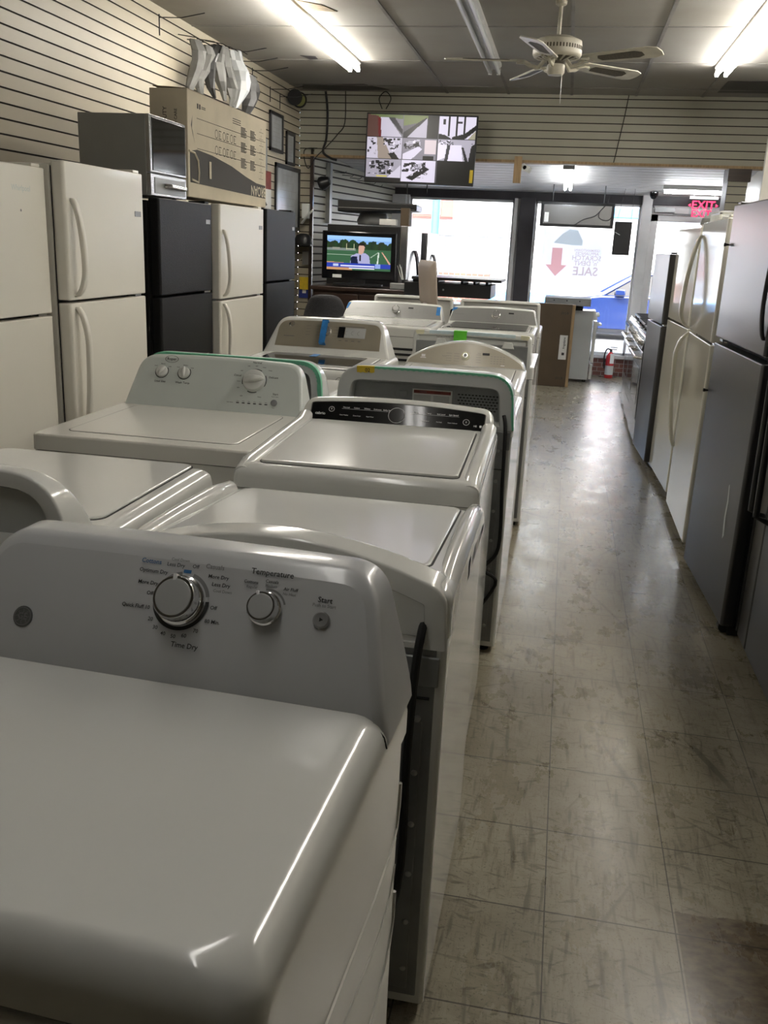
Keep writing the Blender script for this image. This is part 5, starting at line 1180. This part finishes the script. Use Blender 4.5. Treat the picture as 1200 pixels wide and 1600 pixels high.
m = MB(); m.box(-.2, .2, .045, .09, -.1, .15); m.tube([(-.14, .07, .1), (-.14, .30, .28)], .012, 8); m.tube([(.14, .07, .1), (.14, .30, .28)], .012, 8); m.build('mount', 'black_plastic', R)
m = MB(); m.tube([(-.11, .03, -.3), (-.11, .03, -.42)], .006, 6); m.tube([(.09, .03, -.3), (.09, .03, -.40)], .006, 6); m.build('hanging_lead', 'rubber', R)

# television on the cabinet
R = thing('television', 'black television showing a reporter on a sports field, on the dark cabinet', 'television', (-1.83, 8.15, 1.165), 0); R.rotation_euler = (0, 0, .13)
w, h = .66, .41
m = MB(); m.box(-w/2, w/2, 0, .07, .05, .05+h); m.build('casing', 'black_gloss', R, bevel=.01, seg=3)
m = MB(); m.loft([rr(-.22, .22, -.1, .14, .05, 0), rr(-.22, .22, -.1, .14, .05, .015)]); m.box(-.06, .06, .01, .06, .01, .07); m.build('stand', 'black_plastic', R)
im = raster(120, 68)
prect(im, 0, 1, 0, .3, (.45, .65, .92)); poly(im, [(0, .0), (1, .0), (1, .12), (0, .1)], (.55, .75, .98))
for k in range(26): x = k/25; y = .25+.05*math.sin(k*1.7)+.03*math.sin(k*.6); poly(im, [(x-.05, .42), (x-.04, y-.06+(.03 if k > 14 else 0)), (x, y-.1+(.04 if k > 14 else 0)), (x+.05, y-.05), (x+.05, .42)], (.12+.03*math.sin(k), .22+.04*math.sin(k*2), .12))
prect(im, 0, 1, .38, 1, (.20, .38, .25)); prect(im, 0, .45, .36, .42, (.45, .5, .48)); prect(im, 0, .5, .54, .56, (.6, .7, .6)); poly(im, [(0, .76), (.4, .8), (.4, 1), (0, 1)], (.78, .55, .35))
prect(im, .3, .305, .22, .4, (.8, .8, .6)); prect(im, .42, .425, .22, .4, (.8, .8, .6)); prect(im, .3, .42, .37, .38, (.8, .8, .6)); prect(im, .08, .2, .34, .4, (.55, .55, .5))
poly(im, [(.8, .45), (.82, .45), (.8, .86), (.78, .86)], (.8, .85, .8)); poly(im, [(.85, .44), (.87, .44), (1, .78), (.98, .8)], (.85, .6, .5)); poly(im, [(.68, .6), (.8, .44), (.81, .45), (.69, .62)], (.6, .7, .6))
poly(im, [(.36, .9), (.38, .58), (.46, .50), (.6, .48), (.66, .56), (.69, .9)], (.62, .62, .80)); poly(im, [(.37, .88), (.38, .6), (.47, .58), (.5, .88)], (.05, .1, .25)); poly(im, [(.49, .5), (.49, .3), (.51, .24), (.57, .24), (.59, .32), (.57, .48), (.54, .53)], (.80, .60, .52)); poly(im, [(.48, .32), (.485, .22), (.54, .18), (.59, .22), (.595, .32), (.57, .26), (.51, .26)], (.10, .07, .06)); prect(im, .51, .535, .55, .72, (.03, .03, .05))
prect(im, 0, 1, .80, .92, (.12, .22, .70)); prect(im, .22, .75, .85, .89, (.8, .8, .95)); prect(im, .1, .18, .82, .9, (.7, .75, .9)); prect(im, .76, .84, .80, .93, (.5, .6, .9)); prect(im, .35, .75, .92, .96, (.9, .9, .95))
im = im*.82+.18*im.mean(axis=2, keepdims=True)
screen_mesh('screen', im, w-.09, h-.12, R, frame((.0, -.0006, .05+h/2+.02), (1, 0, 0), (0, 0, 1)))
m = MB(); m.T = frame((-.19, -.0012, .075), (1, 0, 0), (0, 0, 1)); m.rect(-.04, .04, -.014, .014); m.build('sticker', 'label_paper', R)
# cabinet under it
R = thing('tv_cabinet', 'dark brown wooden cabinet carrying the television', 'cabinet', (-1.82, 8.30, 0))
m = MB(); m.box(-.42, .46, -.27, .25, 1.115, 1.15); m.build('top', 'wood_dark', R, bevel=.006); m = MB(); m.box(-.40, .44, -.24, .24, .0, 1.115); m.build('carcass', 'wood_dark', R, bevel=.004)
for s, x0, x1 in ((0, -.385, .015), (1, .025, .425)):
    m = MB(); m.box(x0, x1, -.258, -.238, .06, 1.09); dr = m.build('door', 'wood_dark', R, bevel=.004); m = MB(); m.tube([((x1-.05) if not s else (x0+.05), -.262, .6), ((x1-.05) if not s else (x0+.05), -.28, .6)], .012, 10); m.build('knob', 'silver', dr)
m = MB(); m.box(.02, .10, -.2625, -.259, .98, 1.03); m.build('paper_label', 'label_paper', R)
o = tag(box('clock_radio', 'silver', -1.52, -1.37, 8.05, 8.12, 1.1505, 1.205, bevel=.004), 'small silver clock radio at the right end of the television cabinet', 'radio'); m = MB(); m.box(-1.51, -1.38, 8.047, 8.05, 1.16, 1.197); m.build('front_panel', 'recess', o)
R = thing('pen_cup', 'dark pen cup with pale pens beside the television', 'cup', (-1.425, 8.27, 1.1505)); m = MB(); m.lathe([(.028, 0), (.032, .08), (.029, .08), (.026, .01)], 20, True); m.build('cup', 'black_plastic', R)
for k, (dx, dy, l) in enumerate(((-.075, 0, .2), (-.055, .01, .21), (-.04, -.01, .19), (.03, .01, .12))):
    m = MB(); m.tube([(0, 0, .01), (dx, dy, l)], .004, 6); m.build('pen', 'label_paper' if k != 3 else 'silver', R)

# french-door refrigerators behind it, facing the aisle
def french(label, yn, yfar, xf, H, mt='steel', side='black_plastic'):
    D = .78; w = yfar-yn; R = thing('refrigerator', label, 'refrigerator', (xf-D/2, (yn+yfar)/2, 0), PI/2, 'stainless french-door refrigerators'); hw, hd = w/2, D/2
    m = MB(); m.box(-hw+.004, hw-.004, -hd+.08, hd, .03, H-.01); m.build('cabinet', side, R, bevel=.005)
    for s in (-1, 1):
        a, c = (-hw, -.003) if s < 0 else (.003, hw); m = MB(); m.loft([rr(a, c, -hd, -hd+.075, .012, .70), rr(a, c, -hd, -hd+.075, .012, H)]); dr = m.build('door', mt, R, bevel=.004)
        m = MB(); bow(m, s*.04, .82, H-.22, .05, -hd, .011, .008); m.build('handle', 'black_plastic', dr)
    m = MB(); m.loft([rr(-hw, hw, -hd, -hd+.075, .012, .06), rr(-hw, hw, -hd, -hd+.075, .012, .69)]); dr = m.build('freezer_drawer', mt, R, bevel=.004)
    m = MB(); m.tube([(-hw+.1, -hd, .62), (-hw+.1, -hd-.05, .62), (hw-.1, -hd-.05, .62), (hw-.1, -hd, .62)], .012, 8); m.build('handle', 'black_plastic', dr)
    for x in (-hw+.06, hw-.06):
        for y in (-hd+.12, hd-.06): m = MB(); m.T = Matrix.Translation((x, y, 0)); m.lathe([(.02, 0), (.02, .032)], 12); m.build('foot', 'rubber', R)
french('dark-sided refrigerator with stainless doors right behind the television', 8.75, 9.60, -1.50, 1.70)
french('stainless refrigerator seen edge-on past the dark-sided one', 10.02, 10.86, -1.50, 1.66)
# bundle on top: range hood, box
R = thing('range_hood', 'black range hood lying on the dark-sided refrigerator', 'range hood', (-1.86, 9.10, 1.701), .05)
m = MB(); m.loft([[(-.36, y, .11), (-.36, y, .22), (.40, y, .20), (.40, y, .14), (-.2, y, .11)] for y in (-.25, .25)]); m.build('canopy', 'black_plastic', R, bevel=.01); m = MB(); m.T = Matrix.Translation((-.05, 0, 0)); m.lathe([(.15, 0), (.16, .04), (.13, .11)], 28); m.build('duct_collar', 'sheet_dark', R)
m = MB(); m.box(-.35, .38, -.262, -.25, .145, .15); m.build('trim_strip', 'silver', R)
o = tag(box('small_carton', 'card_brown', -1.58, -1.50, 8.76, 8.84, 1.7005, 1.86, bevel=.003), 'small brown carton standing on the dark-sided refrigerator front corner', 'box')
o = tag(box('white_box', 'label_paper', -1.78, -1.62, 8.76, 8.84, 1.7005, 1.755, bevel=.003), 'flat white box below the black hood', 'box')

# office chair
R = thing('office_chair', 'grey-black fabric office chair with a rounded back', 'chair', (-1.88, 7.20, 0), .25)
m = MB(); rings = []
for t in range(9):
    a = t/8; z = .62+.50*a; hwid = .20*(math.sin(PI*(.12+.80*a))**.45); yy = .22+.05*math.sin(PI*a)
    rings.append([(x, yy+y-.06*(1-(x/.25)**2), z) for x, y in [(-hwid, -.0), (-hwid*.6, -.02), (0, -.03), (hwid*.6, -.02), (hwid, 0), (hwid*.9, .04), (0, .035), (-hwid*.9, .04)]])
m.loft(rings); o = m.build('backrest', 'fabric', R, smooth=60); sm = o.modifiers.new('s', 'SUBSURF'); sm.levels = sm.render_levels = 2
m = MB(); m.loft([rr(-.23, .23, -.25, .2, .08, .44), rr(-.25, .25, -.27, .22, .09, .48), rr(-.23, .23, -.25, .2, .08, .53)]); m.build('seat', 'fabric', R, bevel=.01)
m = MB(); m.tube([(0, .1, .46), (0, .27, .5), (0, .27, .75)], .022, 8); m.build('back_support', 'black_plastic', R); m = MB(); m.tube([(0, 0, .09), (0, 0, .45)], .028, 12); m.build('gas_column', 'black_plastic', R)
for k in range(5):
    a = 2*PI*k/5; m = MB(); m.T = Matrix.Rotation(a, 4, 'Z'); m.tube([(0, 0, .11), (.28, 0, .07)], [.03, .018], 8); lg = m.build('leg', 'black_plastic', R)
    m = MB(); m.T = Matrix.Rotation(a, 4, 'Z') @ Matrix.Translation((.28, 0, .028)) @ Matrix.Rotation(PI/2, 4, 'X'); m.lathe([(.028, -.02), (.028, .02)], 14); m.build('caster', 'rubber', lg)

# computer seen from behind its edge
m = MB()
tb = thing('side_table', 'narrow dark table holding the silver computer behind the washers', 'table', (-.98, 6.98, 0))
m.box(-.22, .24, -.18, .20, .86, .88); m.build('table_top', 'wood_dark', tb)
for x in (-.20, .22):
    for y in (-.16, .16): box('leg', 'black_plastic', x-.012, x+.012, y-.012, y+.012, 0, .86, tb)
R = thing('computer', 'slim silver all-in-one computer seen from its back edge on its stand', 'computer', (-.985, 6.97, .8805), math.radians(112))
m = MB(); m.T = Matrix.Rotation(-.10, 4, 'X'); m.loft([[(x*s, y, .52*.5+.12+(z)*s) for x, z in [(-.24, -.17), (.24, -.17), (.24, .17), (-.24, .17)]] for y, s in ((-.012, 1), (.0, 1), (.03, .75))]); sc = m.build('display_housing', 'alu', R, bevel=.006)
m = MB(); m.T = Matrix.Rotation(-.10, 4, 'X'); m.box(-.225, .225, -.0135, -.011, .235, .535); m.build('screen', 'black_gloss', sc)
m = MB(); m.loft([[(-.06, .16, .0), (.06, .16, .0), (.06, .165, .006), (-.06, .165, .006)], [(-.06, .10, .18), (.06, .10, .18), (.06, .106, .18), (-.06, .106, .18)], [(-.06, .03, .25), (.06, .03, .25), (.06, .035, .256), (-.06, .035, .256)]]); m.box(-.08, .08, -.02, .165, .0, .006); m.build('stand', 'alu', R)
o = tag(box('speaker', 'black_gloss', -.83, -.76, 6.86, 6.94, .8805, 1.09, bevel=.015), 'small black object beside the silver computer, between two consoles', 'speaker')
# cooktop on the far machines
R = thing('cooktop', 'black gas cooktop resting on the far machines in front of the window', 'cooktop', (-.92, 7.66, 1.1455)); m = MB(); m.box(-.36, .34, -.26, .26, 0, .105); m.build('burner_box', 'black_plastic', R, bevel=.004)
m = MB(); m.box(-.30, .42, -.28, .28, .128, .150); m.build('top_plate', 'black_plastic', R, bevel=.004)
m = MB()
for x in (-.1, .1, .2, .3): m.box(x-.01, x+.01, -.2, .2, .104, .129)
for x in (-.25,): m.box(x-.05, x+.0, -.2, .2, .104, .129)
m.build('support_rib', 'black_plastic', R); m = MB(); m.T = Matrix.Translation((-.04, -.262, .055)) @ Matrix.Rotation(PI/2, 4, 'X'); m.lathe([(.008, 0), (.006, .003)], 12); m.build('screw_head', 'screw', R)

# ------------------------------------------------------------------ front area objects
R = thing('cardboard_carton', 'tall flat brown cardboard carton standing at the end of the machines', 'box', (-.30, 10.92, 0), .0)
m = MB(); m.box(-.44, .40, -.05, .07, 0, .95); m.build('carton_body', 'card_brown', R, bevel=.004); m = MB(); m.box(.4005, .435, -.05, .07, 0, .945); m.build('pale_edge', 'wood', R, bevel=.003)
m = MB(); m.T = frame((.335, -.0512, .45), (1, 0, 0), (0, 0, 1)); m.rect(-.045, .045, -.13, .15); o = m.build('paper_label', 'label_paper', R)
m = MB(); m.T = frame((.335, -.0522, .45), (1, 0, 0), (0, 0, 1)) @ Matrix.Rotation(PI/2, 4, 'Z'); m.text('Frigidaire', .035, .06, -.01); m.rect(-.08, -.05, -.02, .01); m.build('label_text', 'ink', R)
m = MB(); m.T = frame((.32, -.0514, .85), (1, 0, 0), (0, 0, 1)); m.text('(31) B', .035); m.text('(31) B', .035, 0, -.75); m.build('printed_text', 'ink', R)
R = thing('range', 'white freestanding range behind the brown carton, seen from its side', 'range cooker', (.08, 11.57, 0), PI/2, 'white cookers by the window')
hw, hd = .16, .335
m = MB(); m.box(-hw, hw, -hd+.05, hd, .03, .86); m.build('cabinet', 'enamel_grey', R, bevel=.006); m = MB(); m.box(-hw+.002, hw-.002, -hd, -hd+.04, .24, .74); dr = m.build('oven_door', 'enamel', R, bevel=.006)
m = MB(); m.tube([(-hw+.05, -hd, .70), (-hw+.05, -hd-.045, .70), (hw-.05, -hd-.045, .70), (hw-.05, -hd, .70)], .014, 8); m.build('handle', 'enamel', dr); m = MB(); m.box(-hw, hw, -hd+.005, -hd+.04, .04, .225); m.build('drawer', 'enamel', R, bevel=.005)
m = MB(); m.loft([[(x, -hd+.05, .75), (x, -hd+.0, .76), (x, -hd+.03, .86), (x, -hd+.06, .865)] for x in (-hw, hw)]); cp = m.build('control_panel', 'enamel', R, bevel=.003)
for x in (-.1, 0, .1): m = MB(); m.T = Matrix.Translation((x, -hd+.01, .81)) @ Matrix.Rotation(PI/2-.2, 4, 'X'); m.lathe([(.022, -.003), (.02, .03)], 16); m.build('knob', 'plastic_white', cp)
for x in (-hw+.04, hw-.04):
    for y in (-hd+.09, hd-.05): m = MB(); m.T = Matrix.Translation((x, y, 0)); m.lathe([(.02, 0), (.02, .032)], 10); m.build('foot', 'rubber', R)
R = thing('hood_panel', 'grey metal appliance top lying above the brown carton', 'metal panel', (.03, 11.40, .8605)); m = MB(); m.box(-.02, .20, -.05, .12, 0, .06); m.build('dark_support', 'black_plastic', R); m = MB(); m.box(-.26, .28, -.20, .25, .06, .15); m.build('steel_top', 'galv', R, bevel=.005)
m = MB()
for x in (-.15, .0, .15): m.T = Matrix.Translation((x, -.2, .115)) @ Matrix.Rotation(PI/2, 4, 'X'); m.lathe([(.008, 0), (.006, .003)], 10)
m.build('screws', 'rubber', R)
# hung tv seen from behind, poster, black panel
R = thing('television', 'television hung high in the front window, its silver back toward the camera', 'television', (.05, 11.50, 1.955), 0); w, h = .86, .28
m = MB(); m.box(-w/2, w/2, 0, .05, -h/2, h/2); m.build('bezel', 'black_plastic', R, bevel=.008); m = MB(); m.box(-w/2+.035, w/2-.035, -.008, .002, -h/2+.03, h/2-.03); bk = m.build('back_cover', 'steel', R, bevel=.003)
cord(R, [(-.02, -.012, -.115), (.08, -.02, -.05), (.20, -.02, -.01), (.27, -.02, .06), (.33, -.02, .14), (.36, -.02, .22)], .005, name='cable'); cord(R, [(.27, -.015, .07), (.25, -.02, -.01), (.31, -.02, -.05), (.38, -.02, -.04), (.41, -.02, .03), (.42, -.02, .14)], .004, name='cable')
m = MB(); m.box(-.38, -.33, -.010, -.007, -.09, .02); m.build('sticker', 'label_paper', R); m = MB(); m.tube([(-.3, .02, .13), (-.3, .02, .37)], .006); m.tube([(.3, .02, .13), (.3, .02, .37)], .006); m.build('hanger', 'black_plastic', R)
R = thing('window_poster', 'large white sale poster taped to the shop window, seen from behind', 'poster', (.035, 12.2345, 1.415), 0)
m = MB(); m.box(-.375, .375, 0, .0012, -.395, .41); m.build('sheet', 'poster', R)
T = frame((0, -.0012, 0), (-1, 0, 0), (0, 0, 1))         # reads correctly from the street, so mirrored from inside
T = Matrix(((-1, 0, 0, 0), (0, 0, 1, -.0012), (0, 1, 0, 0), (0, 0, 0, 1)))
m = MB(); m.T = T; m.text('GERMANTOWN', .044, -.19, .14); m.text('APPLIANCES', .053, -.19, .10); m.build('printed_text', 'poster_ink', R)
m = MB(); m.T = T; m.text('SCRATCH', .082, -.19, .045); m.text("'n' DENT", .08, -.19, -.02); m.text('SALE', .15, -.19, -.12); m.build('printed_text', 'poster_ink', R)
m = MB(); m.T = T; m.quad((.12, .16, 0), (.25, .16, 0), (.25, -.05, 0), (.12, -.05, 0)); m.quad((.05, -.05, 0), (.32, -.05, 0), (.185, -.19, 0)); m.build('printed_arrow', 'poster_red', R)
m = MB(); m.T = T; m.quad((-.12, .26, 0), (-.05, .38, 0), (.05, .39, 0), (.14, .33, 0), (.24, .22, 0), (.0, .2, 0), (-.12, .2, 0)); m.build('printed_picture', 'poster_green', R)
R = thing('black_panel', 'black board hanging on strings left of the entrance door post', 'board', (.60, 11.55, 1.71), 0); m = MB(); m.box(-.10, .10, 0, .03, -.19, .19); m.build('board', 'black_plastic', R, bevel=.003); m = MB(); m.tube([(-.08, .015, .19), (-.02, .015, .56)], .002, 5); m.tube([(.08, .015, .19), (.09, .015, .56)], .002, 5); m.build('string', 'rubber', R)
m = MB(); m.tube([(-.09, -.003, .07), (-.03, -.003, .04)], .003, 5); m.build('white_tie', 'label_paper', R)
# exit sign
R = thing('exit_sign', 'red EXIT sign hanging above the entrance door', 'sign', (1.49, 11.70, 2.10), 0)
m = MB(); m.box(-.15, .15, 0, .02, -.09, .09); m.build('panel', 'glass', R); m = MB(); m.T = frame((0, -.003, .02), (1, 0, 0), (0, 0, 1)); m.text('EXIT', .13, 0, 0); m.quad((-.17, .0, 0), (-.14, .02, 0), (-.14, -.02, 0)); m.quad((.17, 0, 0), (.14, .02, 0), (.14, -.02, 0))
m.T = frame((-.01, .024, -.075), (1, 0, 0), (0, 0, 1)); m.text('EXIT', .11, 0, 0)  # lower, smaller EXIT: the sign's reflection modelled as glowing letters
o = m.build('letters_and_reflection', 'red_sign', R); sm = o.modifiers.new('s', 'SOLIDIFY'); sm.thickness = .008
m = MB(); m.box(-.16, .16, -.01, .03, .09, .12); m.box(-.12, -.11, 0, .01, .12, .18); m.box(.11, .12, 0, .01, .12, .18); m.build('mount', 'white_paint', R)
m = MB(); m.T = Matrix.Translation((.93, 11.85, 2.262)); m.lathe([(.05, 0), (.05, -.02), (.045, -.05), (.03, -.075), (.008, -.085)], 24); tag(m.build('dome_camera', 'black_gloss'), 'black dome security camera under the front ceiling by the door post', 'camera')
m = MB(); m.box(-.62, -.545, 9.66, 9.71, 2.17, 2.42); tag(m.build('wood_batten', 'wood', bevel=.002), 'raw wooden batten hanging below the header', 'batten')
R = thing('security_camera', 'small white bullet camera fixed beside the hanging wooden batten', 'camera', (-.50, 9.68, 2.31)); m = MB(); m.T = Matrix.Rotation(.5, 4, 'Y') @ Matrix.Rotation(-.5, 4, 'Z'); m.box(-.04, .05, -.03, .03, -.03, .03); m.build('body', 'plastic_white', R, bevel=.008); m = MB(); m.tube([(-.045, .02, .03), (0, 0, .0)], .008); m.build('bracket', 'plastic_white', R)
m = MB(); m.T = Matrix.Rotation(.5, 4, 'Y') @ Matrix.Rotation(-.5, 4, 'Z'); m.T = m.T @ Matrix.Translation((.0, -.031, 0)) @ Matrix.Rotation(PI/2, 4, 'X'); m.lathe([(.02, 0), (.018, .004)], 16); m.build('lens', 'black_gloss', R)
# fire extinguisher
R = thing('fire_extinguisher', 'red fire extinguisher standing on the floor by the brick base', 'fire extinguisher', (.645, 11.98, 0))
m = MB(); m.lathe([(.045, 0), (.052, .008), (.052, .27), (.045, .30), (.02, .325), (.016, .335)], 32); m.build('cylinder', 'red_paint', R); m = MB(); m.lathe([(.0525, .045), (.0525, .16)], 32, False); m.build('label', 'label_paper', R)
m = MB(); m.box(-.005, .045, -.056, -.045, .19, .31); m.build('tag', 'label_paper', R); m = MB(); m.lathe([(.018, .33), (.018, .35), (.01, .36)], 16); m.box(-.01, .07, -.008, .008, .36, .37); m.box(-.01, .075, -.008, .008, .385, .395); m.build('valve', 'black_plastic', R)
cord(R, [(-.01, 0, .36), (-.05, -.01, .365), (-.075, -.02, .3), (-.075, -.02, .2), (-.065, -.02, .12)], .009, name='hose')
